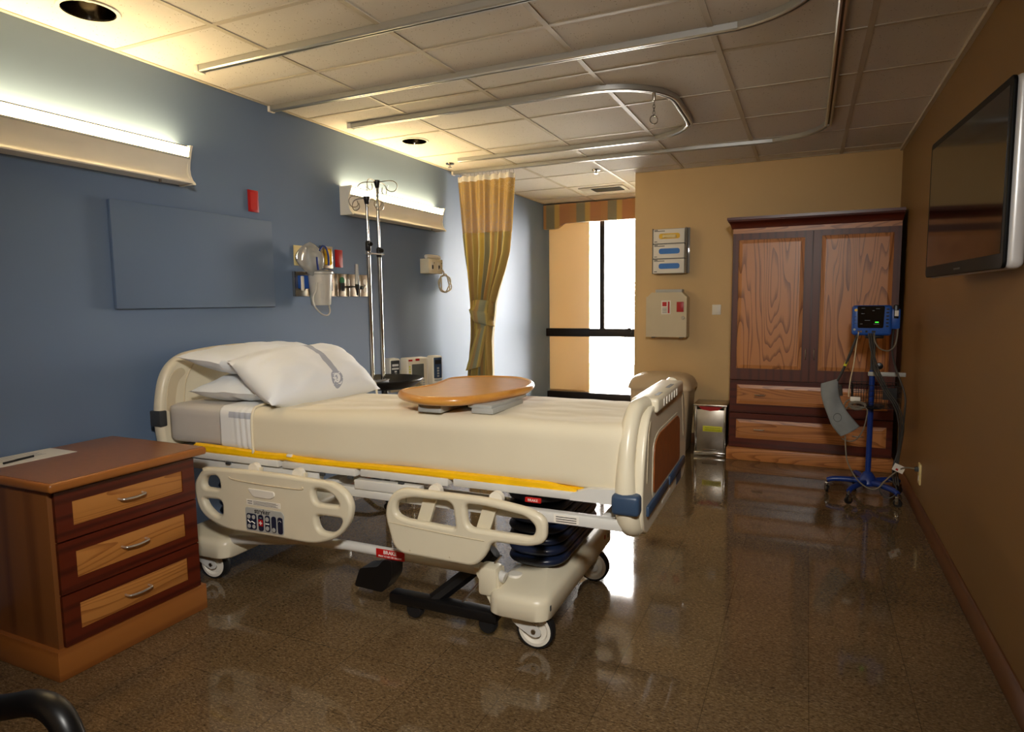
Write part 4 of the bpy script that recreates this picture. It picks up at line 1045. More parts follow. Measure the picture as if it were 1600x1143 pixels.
# ------------------------------------------------------------------ blue wall fittings
wp_ = MB().box(0.0, 0.022, 0.362, 1.318, 1.268, 1.755, 0.003).build('wall_panel', 'blue_wall', origin=(0, 0.84, 1.268))
tag(wp_, 'large blue board fixed on the blue wall above the headboard', 'wall panel')
def wplate(name, y0, y1, z0, z1, m, label, cat, group=None, d=0.009):
    o = MB().box(0.0, d, y0, y1, z0, z1, 0.0025).build(name, m, origin=(0, (y0 + y1) / 2, z0)); return tag(o, label, cat, group), o
def sub(o, mb, name, m):
    """part in world coordinates for a single-mesh thing"""
    return mb.build(name, m, o)
_, rp = wplate('cover_plate', 1.168, 1.24, 1.797, 1.917, 'red', 'larger red cover plate alone, high right of the blue board', 'wall plate')
_, rp2 = wplate('cover_plate', 1.882, 1.953, 1.52, 1.635, M['red'], 'small red cover plate right of the yellow-labelled plate', 'wall plate')
_, ip = wplate('cover_plate', 1.503, 1.575, 1.515, 1.637, 'cream_pl', 'ivory blank cover plate left of the oxygen mask', 'wall plate')
sub(rp, MB().box(0.009, 0.0096, 1.18, 1.228, 1.81, 1.904), 'inset', M['red_sticker'])
def gas_plate(y0, y1, z0, z1, label, cat='gas outlet', col=None, socket=True):
    o = thing('gas_outlet', (0, (y0 + y1) / 2, z0), label, cat, 'stainless outlet plates in a row')
    MB().box(0, 0.012, y0, y1, z0, z1, 0.003).build('plate', 'steel', o)
    MB().box(0, 0.02, y0 - 0.004, y0 + 0.006, z0, z1, 0.002).build('edge_rail', 'chrome', o)
    c = (y0 + y1) / 2
    if col:
        MB().lathe([(0.001, 0.012), (0.024, 0.012), (0.024, 0.015), (0.001, 0.015)], (0, c, z1 - 0.045), 20, 'x').build('gas_label', col, o)
    if socket:
        MB().box(0.012, 0.022, c - 0.02, c + 0.02, z0 + 0.035, z1 - 0.06, 0.006).build('socket', 'char', o)
    return o
zb, zt_ = 1.328, 1.478
gas_plate(1.488, 1.622, zb, zt_, 'leftmost stainless outlet plate, behind the blue bracket')
gas_plate(1.626, 1.745, zb, zt_, 'stainless outlet plate behind the clear suction jar')
gas_plate(1.748, 1.872, zb, zt_, 'stainless outlet plate just right of the suction jar', col='red')
gas_plate(1.876, 1.99, zb, zt_, 'stainless outlet plate with green oxygen label', col='green_pl')
gas_plate(1.994, 2.108, zb, zt_, 'stainless outlet plate behind the clear flowmeter tube', socket=False)
g = gas_plate(2.112, 2.236, zb, zt_, 'rightmost stainless plate with two sockets, beside IV pole', 'socket plate', socket=False)
for z in (1.375, 1.43): MB().lathe([(0.001, 0.012), (0.018, 0.012), (0.018, 0.016), (0.001, 0.016)], (0, 2.174, z), 18, 'x').build('receptacle', 'white_pl', g)
MB().box(0.016, 0.017, 2.168, 2.18, 1.398, 1.408).build('ground_slot', 'char', g)
g = thing('gas_outlet', (0, 1.79, 1.51), 'upper stainless plate with yellow air label', 'gas outlet')
MB().box(0, 0.012, 1.735, 1.85, 1.508, 1.65, 0.003).build('plate', 'steel', g)
MB().box(0, 0.02, 1.731, 1.741, 1.508, 1.65, 0.002).build('edge_rail', 'chrome', g)
MB().box(0.012, 0.017, 1.772, 1.825, 1.53, 1.635, 0.012).build('gas_label', 'yellow_pl', g)
MB().lathe([(0.001, 0.017), (0.022, 0.017), (0.02, 0.024), (0.001, 0.024)], (0, 1.798, 1.606), 18, 'x').build('socket', M['yellow'], g)
MB().box(0.017, 0.0178, 1.79, 1.806, 1.55, 1.58).build('print', 'ink', g)

# suction jar with its blue bracket, mask, flowmeter
sj = thing('suction_jar', (0.09, 1.62, 1.27), 'clear graduated suction jar hanging on the stainless outlet plates', 'suction jar')
MB().lathe([(0.001, 1.272), (0.056, 1.272), (0.060, 1.278), (0.074, 1.46), (0.082, 1.465), (0.082, 1.474), (0.001, 1.476)], (0.10, 1.618, 0), 28).build('jar', 'frost', sj)
MB().lathe([(0.001, 1.474), (0.083, 1.474), (0.085, 1.48), (0.07, 1.487), (0.03, 1.49), (0.001, 1.492)], (0.10, 1.618, 0), 28).build('lid', 'clear', sj)
mb = MB()
for i in range(7): a_ = -0.9; r_ = 0.0625 + 0.0018 * i; mb.tube([(0.10 + r_ * math.cos(q), 1.618 + r_ * math.sin(q), 1.312 + 0.022 * i) for q in (-0.9, -0.75, -0.6 - 0.15 * (i % 2), -0.5 - 0.2 * (i % 2))], 0.0012, 5)
for i in range(0): pass
mb.bm.transform(Matrix.Translation((0, 0, 0))); mb.build('graduation', 'grey_pl', sj)
MB().box(0.012, 0.05, 1.515, 1.60, 1.375, 1.455, 0.004).build('bracket', 'blue_pl', sj)
MB().box(0.05, 0.062, 1.50, 1.52, 1.36, 1.45, 0.003).build('slide', 'white_pl', sj)
MB().box(0.01, 0.06, 1.72, 1.76, 1.375, 1.42, 0.01).build('regulator', 'black', sj)
MB().tube([(0.15, 1.53, 1.41), (0.15, 1.515, 1.36), (0.15, 1.49, 1.32), (0.15, 1.50, 1.27), (0.16, 1.545, 1.222), (0.16, 1.60, 1.21), (0.155, 1.632, 1.235), (0.14, 1.64, 1.275)], 0.005, 8, smooth=5).build('tube', 'frost', sj)
mk = thing('oxygen_mask', (0.1, 1.56, 1.48), 'bagged clear oxygen mask with dark blue straps on the suction jar', 'oxygen mask')
def bag(u, v):
    a = 2 * PI * u; h = v
    r = (math.sin(PI * min(1, 0.06 + 0.94 * h)) ** 0.7)
    w = 0.105 * r * (1 + 0.15 * math.sin(3 * a + 4 * h)); d = 0.06 * r * (1 + 0.12 * math.sin(5 * a))
    return Vector((0.095 + d * math.cos(a), 1.565 + w * math.sin(a) - 0.02 * h, 1.46 + 0.185 * h + 0.01 * math.sin(2 * a)))
mb = MB(); mb.grid(bag, 32, 14, uv=False, closed_u=True); mb.build('bag', 'clear', mk, ang=70)
def msk(u, v):
    a = 2 * PI * u; r = 0.055 * (1 - v) ** 0.5 * (1 + 0.2 * math.cos(a))
    return Vector((0.115 + 0.035 * v, 1.585 + r * math.cos(a) * 0.8, 1.545 + r * math.sin(a) * 1.15))
mb = MB(); mb.grid(msk, 24, 8, uv=False, closed_u=True); mb.build('face_cup', 'frost', mk, ang=70)
MB().tube([(0.158, 1.555, 1.60), (0.16, 1.58, 1.628), (0.16, 1.61, 1.62), (0.16, 1.63, 1.57), (0.158, 1.632, 1.515)], 0.006, 8, smooth=5).build('strap', 'deep_blue', mk)
MB().tube([(0.158, 1.53, 1.56), (0.158, 1.53, 1.53), (0.156, 1.54, 1.485)], 0.006, 8, smooth=5).build('strap', 'deep_blue', mk)
fm = thing('flowmeter', (0.05, 2.04, 1.36), 'slim clear flowmeter tube standing right of the green label', 'flowmeter')
MB().cyl((0.06, 2.03, 1.40), (0.06, 2.03, 1.545), 0.015, 0.012).build('tube', 'clear', fm)
MB().cyl((0.06, 2.03, 1.41), (0.06, 2.03, 1.54), 0.004).build('float_column', 'white_pl', fm)
MB().lathe([(0.001, 1.335), (0.006, 1.335), (0.01, 1.37), (0.016, 1.385), (0.016, 1.41), (0.001, 1.412)], (0.06, 2.03, 0), 16).build('body', 'black', fm)
MB().cyl((0.012, 1.94, 1.392), (0.012, 1.94, 1.392 + 0.0001), 0.001).tube([(0.012, 1.955, 1.393), (0.06, 1.975, 1.393), (0.06, 2.07, 1.388)], 0.006, 8).build('inlet', 'black', fm)
MB().cyl((0.06, 2.065, 1.388), (0.06, 2.085, 1.388), 0.013).build('knob', 'black', fm)

# nurse call box with coiled lead
nc = thing('call_box', (0, 3.0, 1.5), 'ivory wall box with two sockets and hanging beige lead', 'call station')
MB().box(0, 0.085, 2.915, 3.13, 1.515, 1.632, 0.004).build('housing', 'cream', nc)
MB().tube([(0.055, 2.92, 1.648), (0.058, 2.95, 1.652), (0.058, 3.09, 1.652), (0.055, 3.125, 1.648)], 0.016, 10).build('handset', 'white_pl', nc)
for y in (2.965, 3.065): 
    s_ = MB().box(0.085, 0.089, y - 0.016, y + 0.016, 1.54, 1.605, 0.001).build('faceplate', 'white_pl', nc); MB().box(0.0885, 0.091, y - 0.009, y + 0.009, 1.55, 1.582, 0.003).build('socket', 'ink', s_)
for (y, z) in ((2.995, 1.60), (3.11, 1.60), (3.11, 1.56)): MB().lathe([(0.0005, 0.085), (0.004, 0.085), (0.004, 0.088), (0.0005, 0.088)], (0, y, z), 10, 'x').build('screw', 'char', nc)
pts = [(0.091, 3.065, 1.556), (0.11, 3.10, 1.535), (0.07, 3.16, 1.50)]
for k in range(26):
    a = k * 2 * PI / 9; pts.append((0.05 + 0.012 * math.sin(k * 1.7), 3.205 + 0.085 * math.cos(a + 2.2) + 0.004 * k * 0.3, 1.44 + 0.072 * math.sin(a + 2.2) + 0.006 * math.sin(k)))
MB().tube(pts, 0.0055, 7, smooth=3).build('lead', 'ivory_cord', nc)

# ------------------------------------------------------------------ ceiling: tracks, cans, vent, sprinkler
def track(name, pts, label, sm=6, z=H):
    """ceiling curtain track: channel swept along a path"""
    P = catmull([Vector((a, b, 0)) for a, b in pts], sm) if sm else [Vector((a, b, 0)) for a, b in pts]
    o = thing(name, (P[0].x, P[0].y, z - 0.03), label, 'curtain track', 'ceiling curtain tracks')
    def sweep(prof, m, nm):
        rings = []
        for i, p in enumerate(P):
            t = (P[min(i + 1, len(P) - 1)] - P[max(i - 1, 0)]).normalized(); n_ = Vector((-t.y, t.x, 0))
            rings.append([Vector((p.x, p.y, 0)) + n_ * a + Vector((0, 0, z + b)) for a, b in prof])
        mb = MB(); mb.ring_surf(rings); return mb.build(nm, m, o, ang=30)
    sweep([(-0.019, -0.001), (-0.019, -0.026), (-0.013, -0.031), (-0.005, -0.031), (-0.005, -0.022), (0.005, -0.022), (0.005, -0.031), (0.013, -0.031), (0.019, -0.026), (0.019, -0.001)], 'alu', 'channel')
    sweep([(-0.0048, -0.0205), (-0.0048, -0.0225), (0.0048, -0.0225), (0.0048, -0.0205)], 'slot', 'slot')
    t = (P[1] - P[0]).normalized(); q = P[0] - t * 0.004
    MB().box(q.x - 0.02, q.x + 0.006, q.y - 0.023, q.y + 0.023, z - 0.034, z - 0.001, 0.003).build('end_stop', 'white_pl', o)
    return o
def arc(cx, cy, r, a0, a1, n=8): return [(cx + r * math.cos(math.radians(a0 + (a1 - a0) * k / n)), cy + r * math.sin(math.radians(a0 + (a1 - a0) * k / n))) for k in range(n + 1)]
track('curtain_track', [(0.19, 0.745), (1.0, 0.745), (1.8, 0.748), (2.3, 0.748)] + arc(2.3, 0.348, 0.40, 80, 0) + [(2.7, -0.4), (2.7, -1.2)], 'short ceiling track nearest the camera, ending above the blue board', 5)
track('curtain_track', [(0.012, 1.372), (1.0, 1.372), (2.0, 1.374), (2.5, 1.374)] + arc(2.5, 0.994, 0.38, 80, 0) + [(2.88, 0.3), (2.88, -1.2)], 'ceiling track starting on the blue wall above the red plate', 5)
track('curtain_track', [(0.19, 1.868), (1.0, 1.87), (1.5, 1.872), (1.75, 1.875)] + arc(1.75, 2.265, 0.39, -80, 0) + [(2.14, 2.45), (2.14, 2.6)] + arc(1.74, 2.68, 0.40, 10, 80) + [(1.3, 3.07), (0.8, 3.06), (0.3, 3.05)], 'U-shaped ceiling track above the bed with a chain hook', 5)
track('curtain_track', [(0.012, 3.48), (1.0, 3.48), (2.0, 3.50), (2.54, 3.53)] + arc(2.54, 3.13, 0.395, 80, 0) + [(2.937, 2.4), (2.937, 1.0), (2.937, -1.2)], 'long ceiling track carrying the striped curtain, curving past the wardrobe', 5)
ck = thing('chain_hook', (2.065, 2.03, H - 0.2), 'short chrome chain with a ring hanging from the U-shaped track', 'hook')
MB().box(2.058, 2.072, 2.015, 2.045, H - 0.072, H - 0.03, 0.003).build('carrier', 'steel', ck)
mb = MB()
for k in range(4):
    z = H - 0.083 - 0.016 * k; 
    ring = [Vector((2.065 + (0.006 * math.cos(a) if k % 2 else 0), 2.03 + (0 if k % 2 else 0.006 * math.cos(a)), z + 0.011 * math.sin(a))) for a in [i * 2 * PI / 12 for i in range(12)]]
    mb.tube(ring, 0.0018, 6, closed=True)
mb.build('chain', 'chrome', ck)
MB().tube([Vector((2.065 + 0.022 * math.cos(a) * 0.8, 2.03 + 0.022 * math.cos(a) * 0.6, H - 0.168 + 0.022 * math.sin(a))) for a in [i * 2 * PI / 20 for i in range(20)]], 0.0028, 8, closed=True).build('ring', 'chrome', ck)

M['can_in'] = plain('bronze_reflector', (92, 84, 74), 0.15, 1.0, var=0.02)
def can(x, y, r, label):
    o = thing('downlight', (x, y, H - 0.01), label, 'recessed light', 'recessed ceiling cans')
    MB().lathe([(r, -0.004), (r + 0.014, -0.004), (r + 0.016, 0.0), (r + 0.012, 0.002), (r - 0.001, 0.001)], (x, y, H - 0.0015), 40, cap=False).build('trim_ring', 'white_pl', o)
    MB().lathe([(r, 0.0), (r * 0.92, 0.05), (r * 0.78, 0.1), (r * 0.6, 0.11), (0.001, 0.112)], (x, y, H - 0.004), 40, cap=False).build('reflector', 'can_in', o)
    MB().lathe([(0.001, -0.03), (0.02, -0.025), (0.03, 0.0), (0.02, 0.04)], (x, y, H + 0.06), 20, cap=False).build('lamp', M['white_pl'], o)
    return o
# open the ceiling slab above each can with a boolean-free recess: small dark wells set into the slab
can(0.30, 0.145, 0.093, 'recessed can light above the left wall uplight, ceiling corner')
can(0.296, 2.42, 0.085, 'recessed can light above the IV poles')
cl_ = bpy.data.objects['ceiling']
cut = MB()
for (x, y, r) in ((0.30, 0.145, 0.095), (0.296, 2.42, 0.087)): cut.lathe([(r, -0.05), (r, 0.118)], (x, y, H), 40)
cme = bpy.data.meshes.new('cut'); bmesh.ops.recalc_face_normals(cut.bm, faces=cut.bm.faces); cut.bm.to_mesh(cme); cut.bm.free()
for nm in ('ceiling', 'trim_1'):
    pass
co = bpy.data.objects.new('cut', cme); C.objects.link(co)
bo = cl_.modifiers.new('b', 'BOOLEAN'); bo.operation = 'DIFFERENCE'; bo.object = co; bo.solver = 'EXACT'
dg = bpy.context.evaluated_depsgraph_get(); dg.update()
nm_ = bpy.data.meshes.new_from_object(cl_.evaluated_get(dg)); cl_.modifiers.clear(); cl_.data = nm_
bpy.data.objects.remove(co)

vt = thing('air_vent', (0.93, 4.94, H - 0.01), 'grey ceiling air vent in front of the window valance', 'vent')
MB().box(0.70, 1.16, 4.80, 5.08, H - 0.010, H - 0.001, 0.003).build('frame', 'tbar', vt)
mb = MB()
for k in range(7): mb.prism([(4.845 + 0.03 * k, H - 0.018), (4.868 + 0.03 * k, H - 0.009), (4.870 + 0.03 * k, H - 0.0095), (4.847 + 0.03 * k, H - 0.019)], 'x', 0.82, 1.12)
mb.build('louvre', 'grey_pl', vt)
MB().box(0.82, 1.12, 4.84, 5.05, H - 0.011, H - 0.009).build('backing', 'char', vt)
for (x, y, lb, c) in ((1.14, 3.99, 'small chrome sprinkler head on the ceiling near the curtain', 'sprinkler'), (0.148, 3.176, 'small chrome sprinkler head by the blue wall, left of the curtain', 'sprinkler')):
    sp = thing('sprinkler_head', (x, y, H - 0.04), lb, c, 'ceiling sprinklers')
    MB().lathe([(0.036, -0.001), (0.034, -0.008), (0.014, -0.012), (0.001, -0.012)], (x, y, H), 24, cap=False).build('escutcheon', 'chrome', sp)
    MB().cyl((x, y, H - 0.03), (x, y, H - 0.01), 0.008).build('body', 'chrome', sp)
    MB().lathe([(0.001, -0.034), (0.016, -0.034), (0.016, -0.031), (0.001, -0.031)], (x, y, H), 16).build('deflector', 'chrome', sp)

# ------------------------------------------------------------------ privacy curtain
cu_ = thing('privacy_curtain', (0.3, 3.48, 0.25), 'gold striped privacy curtain knotted at its waist, hanging by the alcove', 'curtain')
YC = 3.485
LK = [(0.2, 0.10, 0.38), (0.635, 0.115, 0.365), (0.8, 0.14, 0.36), (0.95, 0.165, 0.355), (1.05, 0.17, 0.365), (1.2, 0.165, 0.385), (1.27, 0.165, 0.39), (1.4, 0.145, 0.43), (1.55, 0.12, 0.485), (1.7, 0.10, 0.53), (1.87, 0.085, 0.55), (2.33, 0.055, 0.59)]
def span(z):
    for a, b in zip(LK, LK[1:]):
        if z <= b[0]:
            t = (z - a[0]) / (b[0] - a[0]); t = max(0, t)
            return a[1] + (b[1] - a[1]) * t, a[2] + (b[2] - a[2]) * t
    return LK[-1][1:]
def cloth(z0, z1, dy=0.0):
    def f(u, v):
        z = z0 + (z1 - z0) * v
        a, b = span(z); w = b - a
        amp = 0.018 + 0.045 * max(0, (0.53 - w)) / 0.33
        ph = 2 * PI * 7.5 * u
        y = YC + dy + amp * math.sin(ph) + 0.01 * math.sin(ph * 0.37 + z * 1.3)
        x = a + w * u + 0.006 * math.sin(ph * 0.5 + z * 2)
        return Vector((x, y, z))
    return f
mb = MB(); mb.grid(cloth(1.865, 2.335), 150, 10); mb.build('net_header', 'net', cu_, ang=80)
mb = MB(); mb.grid(cloth(0.25, 1.875, -0.004), 150, 60); bd = mb.build('striped_body', 'curtain', cu_, ang=80)
def top_tab(u, v):
    p = cloth(2.315, 2.36)(u, v); p.y -= 0.004; return p
mb = MB(); mb.grid(top_tab, 150, 2); mb.build('heading_tape', 'white_pl', cu_, ang=80)
mb = MB()
def knot(u, v):
    a = 2 * PI * u; z = 1.02 + 0.26 * v
    bulge = 1 + 0.22 * math.sin(PI * v) + 0.10 * math.sin(a * 2 + v * 9) + 0.06 * math.sin(a * 3 - v * 15)
    cx = 0.272 + 0.012 * math.sin(v * 7)
    tw = 0.02 * math.sin(v * 16 + a)
    return Vector((cx + (0.098 - 0.028 * (1 - v)) * bulge * math.cos(a), YC + 0.075 * bulge * math.sin(a), z + tw))
mb.grid(knot, 60, 26, closed_u=False); bmesh.ops.remove_doubles(mb.bm, verts=mb.bm.verts, dist=1e-5)
mb.build('tied_knot', 'tie', cu_, ang=80)
mb = MB()
def tail(u, v):
    a = 2 * PI * u; t = v
    return Vector((0.30 - 0.10 * t + (0.05 + 0.02 * t) * math.cos(a), YC - 0.07 - 0.01 * math.sin(6 * a) * 0.5 + 0.02 * math.sin(a), 1.06 - 0.36 * t + 0.02 * math.cos(a)))
mb.grid(tail, 24, 10); bmesh.ops.remove_doubles(mb.bm, verts=mb.bm.verts, dist=1e-5); mb.build('tie_tail', 'tie', cu_, ang=80)
for k in range(15):
    x = 0.062 + 0.037 * k
    h = MB().tube([(x, YC, 2.388), (x, YC, 2.366), (x + 0.004, YC, 2.357), (x, YC, 2.348), (x - 0.004, YC, 2.352)], 0.0022, 6, smooth=3).build('hook', 'steel', cu_)

# ------------------------------------------------------------------ wall items on the tan wall
gh = thing('glove_holder', (1.74, D, 1.515), 'clear wall rack holding three stacked glove boxes', 'glove rack')
mb = MB().box(1.595, 1.90, D - 0.006, D, 1.512, 1.905, 0.001)
for z in (1.512, 1.641, 1.770): mb.box(1.595, 1.885, D - 0.105, D, z - 0.003, z)
mb.box(1.593, 1.596, D - 0.105, D, 1.51, 1.90).box(1.883, 1.886, D - 0.105, D, 1.51, 1.90)
mb.build('rack', 'clear', gh)
MB().box(1.878, 1.882, D - 0.106, D - 0.104, 1.515, 1.9).build('edge_strip', 'chrome', gh)
for i, (z, ov, lb) in enumerate(((1.770, 'yellow_pl', 'white glove box with yellow oval, top of the wall rack'), (1.641, 'blue_label', 'white glove box with blue oval, middle of the wall rack'), (1.512, 'blue_label', 'white glove box with blue oval, bottom of the wall rack'))):
    g = thing('glove_box', (1.74, D - 0.055, z + 0.001), lb, 'glove box', 'glove boxes in the wall rack')
    MB().box(1.60, 1.868, D - 0.1, D - 0.008, z + 0.001, z + 0.122, 0.001).build('carton', 'paper', g)
    plate('oval_opening', [rnd([(1.65, z + 0.038), (1.65, z + 0.085), (1.83, z + 0.085), (1.83, z + 0.038)], 0.0225, 6)], 0.002, 0.0005, ov, g, XZ(D - 0.101))
    if i == 0:
        mb = MB(); rbox(mb, 1.68, 1.80, D - 0.116, D - 0.1, z + 0.045, z + 0.075, 0.008, (14, 4, 6), lambda p, nn: p + nn * 0.005 * noise.noise(p * 40)); mb.build('glove', 'cream_pl', g)
    m2 = MB()
    for (a, b, c) in ((1.61, 1.64, 0.112), (1.61, 1.70, 0.103), (1.61, 1.635, 0.012)): m2.box(a, b, D - 0.1006, D - 0.1, z + c, z + c + 0.006)
    m2.build('print', 'char', g)

sb = thing('sharps_cabinet', (1.74, D, 0.955), 'locked taupe sharps cabinet under the glove rack', 'sharps box')
YS = D - 0.15
mb = MB(); mb.ring_surf([[Vector((a, y, z)) for a, z in ((1.555, 0.957), (1.905, 0.957), (1.905, 1.30), (1.86, 1.345), (1.60, 1.345), (1.555, 1.30))] for y in (YS + 0.006, D)])
mb.build('cabinet', 'cream_dark', sb, ang=20)
dr = MB().prism([(1.555, 0.957), (1.905, 0.957), (1.905, 1.308), (1.555, 1.308)], 'y', YS - 0.004, YS + 0.006).build('door', M['cream_dark'], sb)
MB().box(1.63, 1.86, YS + 0.02, D - 0.03, 1.34, 1.372, 0.006).build('inlet_tray', 'grey_pl', sb)
l1 = MB().box(1.688, 1.77, YS - 0.007, YS - 0.003, 1.155, 1.275, 0.002).build('warning_label', 'paper', dr)
MB().box(1.745, 1.76, YS - 0.0078, YS - 0.0068, 1.165, 1.265).build('print_bar', 'red_sticker', l1)
MB().box(1.698, 1.735, YS - 0.0078, YS - 0.0068, 1.225, 1.262).build('biohazard_mark', 'red_sticker', l1)
for i in range(4): MB().box(1.698, 1.738, YS - 0.0078, YS - 0.0068, 1.168 + 0.013 * i, 1.172 + 0.013 * i).build('print_line', 'ink', l1)
MB().box(1.82, 1.88, YS - 0.008, YS - 0.003, 1.175, 1.262, 0.002).build('indicator_window', 'red', dr)
MB().lathe([(0.001, -0.006), (0.013, -0.006), (0.015, -0.001), (0.015, 0.002), (0.001, 0.002)], (1.876, YS - 0.005, 1.125), 18, 'y').build('lock', 'steel', dr)
MB().box(1.60, 1.63, YS + 0.01, D - 0.02, 0.948, 0.958).box(1.84, 1.87, YS + 0.01, D - 0.02, 0.948, 0.958).build('foot', 'char', sb)
sw = MB().box(2.097, 2.170, D - 0.008, D, 1.147, 1.234, 0.003).build('light_switch', 'white_pl', origin=(2.133, D, 1.147)); tag(sw, 'white light switch plate between sharps cabinet and wardrobe', 'switch')
MB().box(2.112, 2.155, D - 0.011, D - 0.007, 1.163, 1.218, 0.002).build('rocker', 'white_pl', sw)

# ------------------------------------------------------------------ bins
wb = thing('waste_bin', (1.72, 4.0, 0), 'taupe dome-topped waste bin behind the foot of the bed', 'waste bin')
mb = MB()
def rr(x0, x1, y0, y1, z, r=0.05): return [Vector((a, b, z)) for a, b in rnd([(x0, y0), (x1, y0), (x1, y1), (x0, y1)], r, 6)]
mb.ring_surf([rr(1.51, 1.945, 3.86, 4.17, 0.0, 0.04), rr(1.50, 1.955, 3.85, 4.18, 0.02, 0.04), rr(1.485, 1.985, 3.83, 4.20, 0.54, 0.05)])
mb.build('body', 'bin', wb, ang=40)
mb = MB()
rings = []
for k in range(9):
    t = k / 8; a = t * PI / 2
    sx, sy, z = 0.262 * (math.cos(a) ** 0.55), 0.195 * (math.cos(a) ** 0.7), 0.552 + 0.115 * math.sin(a) ** 0.9
    rings.append(rr(1.735 - max(sx, 0.06), 1.735 + max(sx, 0.06), 4.015 - max(sy, 0.04), 4.015 + max(sy, 0.04), z, min(0.07, max(sy, 0.04) * 0.9)))
mb.ring_surf([rr(1.468, 2.002, 3.815, 4.215, 0.532, 0.06), rr(1.468, 2.002, 3.815, 4.215, 0.554, 0.06)] + rings[1:])
ld = mb.build('dome_lid', 'bin', wb, ang=45)
MB().tube([(1.60, 3.83, 0.562), (1.735, 3.822, 0.568), (1.87, 3.83, 0.562)], 0.004, 6, smooth=4).build('flap_edge', M['cream_dark'], ld)
MB().box(1.725, 1.745, 3.812, 3.832, 0.56, 0.578, 0.003).build('catch', 'char', ld)

st = thing('step_bin', (2.155, 3.95, 0), 'stainless step-on bin with red bag beside the wardrobe', 'step bin')
MB().box(2.045, 2.265, 3.845, 4.08, 0.035, 0.385, 0.004).build('body', 'steel', st)
mb = MB()
for x in (2.032, 2.262): mb.box(x, x + 0.018, 3.835, 4.09, 0.0, 0.42, 0.004)
mb.box(2.03, 2.28, 3.83, 4.09, 0.0, 0.035, 0.004); mb.build('frame', 'chrome', st)
MB().box(2.022, 2.288, 3.825, 4.10, 0.412, 0.43, 0.006).build('lid', 'steel', st)
MB().prism([(2.06, 0.412), (2.25, 0.412), (2.22, 0.385), (2.155, 0.375), (2.09, 0.385)], 'y', 3.838, 3.846).build('bag_edge', 'red', st)
lb = MB().box(2.098, 2.25, 3.8425, 3.8455, 0.205, 0.25, 0.0005).build('label', 'lime', st)
text('lettering', 'INFECTIOUS WASTE', 0.013, 'ink', lb, frame((2.174, 3.8422, 0.234), (1, 0, 0), (0, 0, 1)))
text('lettering', 'HANDLE WITH CARE', 0.013, 'ink', lb, frame((2.174, 3.8422, 0.217), (1, 0, 0), (0, 0, 1)))
MB().tube([(2.10, 3.84, 0.06), (2.10, 3.82, 0.06), (2.21, 3.82, 0.06), (2.21, 3.84, 0.06)], 0.005, 8).build('pedal', 'chrome', st)

# ------------------------------------------------------------------ wardrobe
wd = thing('wardrobe', (2.875, 4.05, 0), 'tall two-door cherry and oak wardrobe in the back corner', 'wardrobe')
yf = 3.82
mb = MB().box(2.302, 3.446, yf + 0.018, D - 0.004, 0.0, 1.83, 0.002); mb.build('carcass', 'cherry', wd)
MB().box(2.288, 3.456, yf - 0.022, D - 0.004, 0.0, 0.098, 0.004).build('plinth', 'oak_x', wd)
MB().box(2.304, 3.444, yf + 0.004, yf + 0.02, 1.785, 1.835).build('frieze', 'oak_x', wd)
cp_ = [(0.0, 1.822), (-0.008, 1.822), (-0.014, 1.834), (-0.02, 1.85), (-0.034, 1.868), (-0.044, 1.876), (-0.046, 1.886), (-0.052, 1.888), (-0.052, 1.908), (0.0, 1.908)]
rings = []
mb = MB()
rings = [[Vector((2.302 + d * 0.8, yf + 0.012 + d, z)), Vector((3.446 - d * 0.2, yf + 0.012 + d, z)), Vector((3.446 - d * 0.2, D - 0.004, z)), Vector((2.302 + d * 0.8, D - 0.004, z))] for d, z in cp_[1:-1]]
mb.ring_surf(rings); mb.build('cornice', 'cherry_x', wd, ang=25)
def panel_door(name, x0, x1, z0, z1, px0, px1, pz0, pz1, pm, fm, par):
    mb = MB().box(x0, x1, yf + 0.008, yf + 0.018, z0, z1)
    for (a, b, c, d) in ((x0, px0, z0, z1), (px1, x1, z0, z1), (px0, px1, z0, pz0), (px0, px1, pz1, z1)):
        mb.box(a, b, yf - 0.003, yf + 0.010, c, d)
    o = mb.build(name, fm, par)
    # raised panel with bevelled field
    e = 0.028
    rings = [[Vector((px0, yf + 0.0075, pz0)), Vector((px1, yf + 0.0075, pz0)), Vector((px1, yf + 0.0075, pz1)), Vector((px0, yf + 0.0075, pz1))],
             [Vector((px0, yf + 0.003, pz0)), Vector((px1, yf + 0.003, pz0)), Vector((px1, yf + 0.003, pz1)), Vector((px0, yf + 0.003, pz1))],
             [Vector((px0 + e, yf - 0.002, pz0 + e)), Vector((px1 - e, yf - 0.002, pz0 + e)), Vector((px1 - e, yf - 0.002, pz1 - e)), Vector((px0 + e, yf - 0.002, pz1 - e))]]
    mb = MB(); mb.ring_surf(rings); mb.build('panel', pm, o, ang=5)
    return o
def bow(par, p0, p1, out=0.022):
    p0, p1 = Vector(p0), Vector(p1); d = Vector((0, -out, 0)); c = (p0 + p1) / 2
    MB().tube([p0, p0 + d * 0.7, p0.lerp(p1, 0.12) + d, c + d * 1.1, p0.lerp(p1, 0.88) + d, p1 + d * 0.7, p1], 0.004, 8, smooth=4).build('handle', 'steel', par)
d1 = panel_door('door', 2.306, 2.872, 0.648, 1.785, 2.348, 2.818, 0.735, 1.735, 'oak', 'cherry', wd)
d2 = panel_door('door', 2.876, 3.443, 0.648, 1.785, 2.932, 3.398, 0.735, 1.742, 'oak_b', 'cherry', wd)
bow(d1, (2.846, yf, 0.82), (2.846, yf, 0.895)); bow(d2, (2.905, yf, 0.82), (2.905, yf, 0.895))
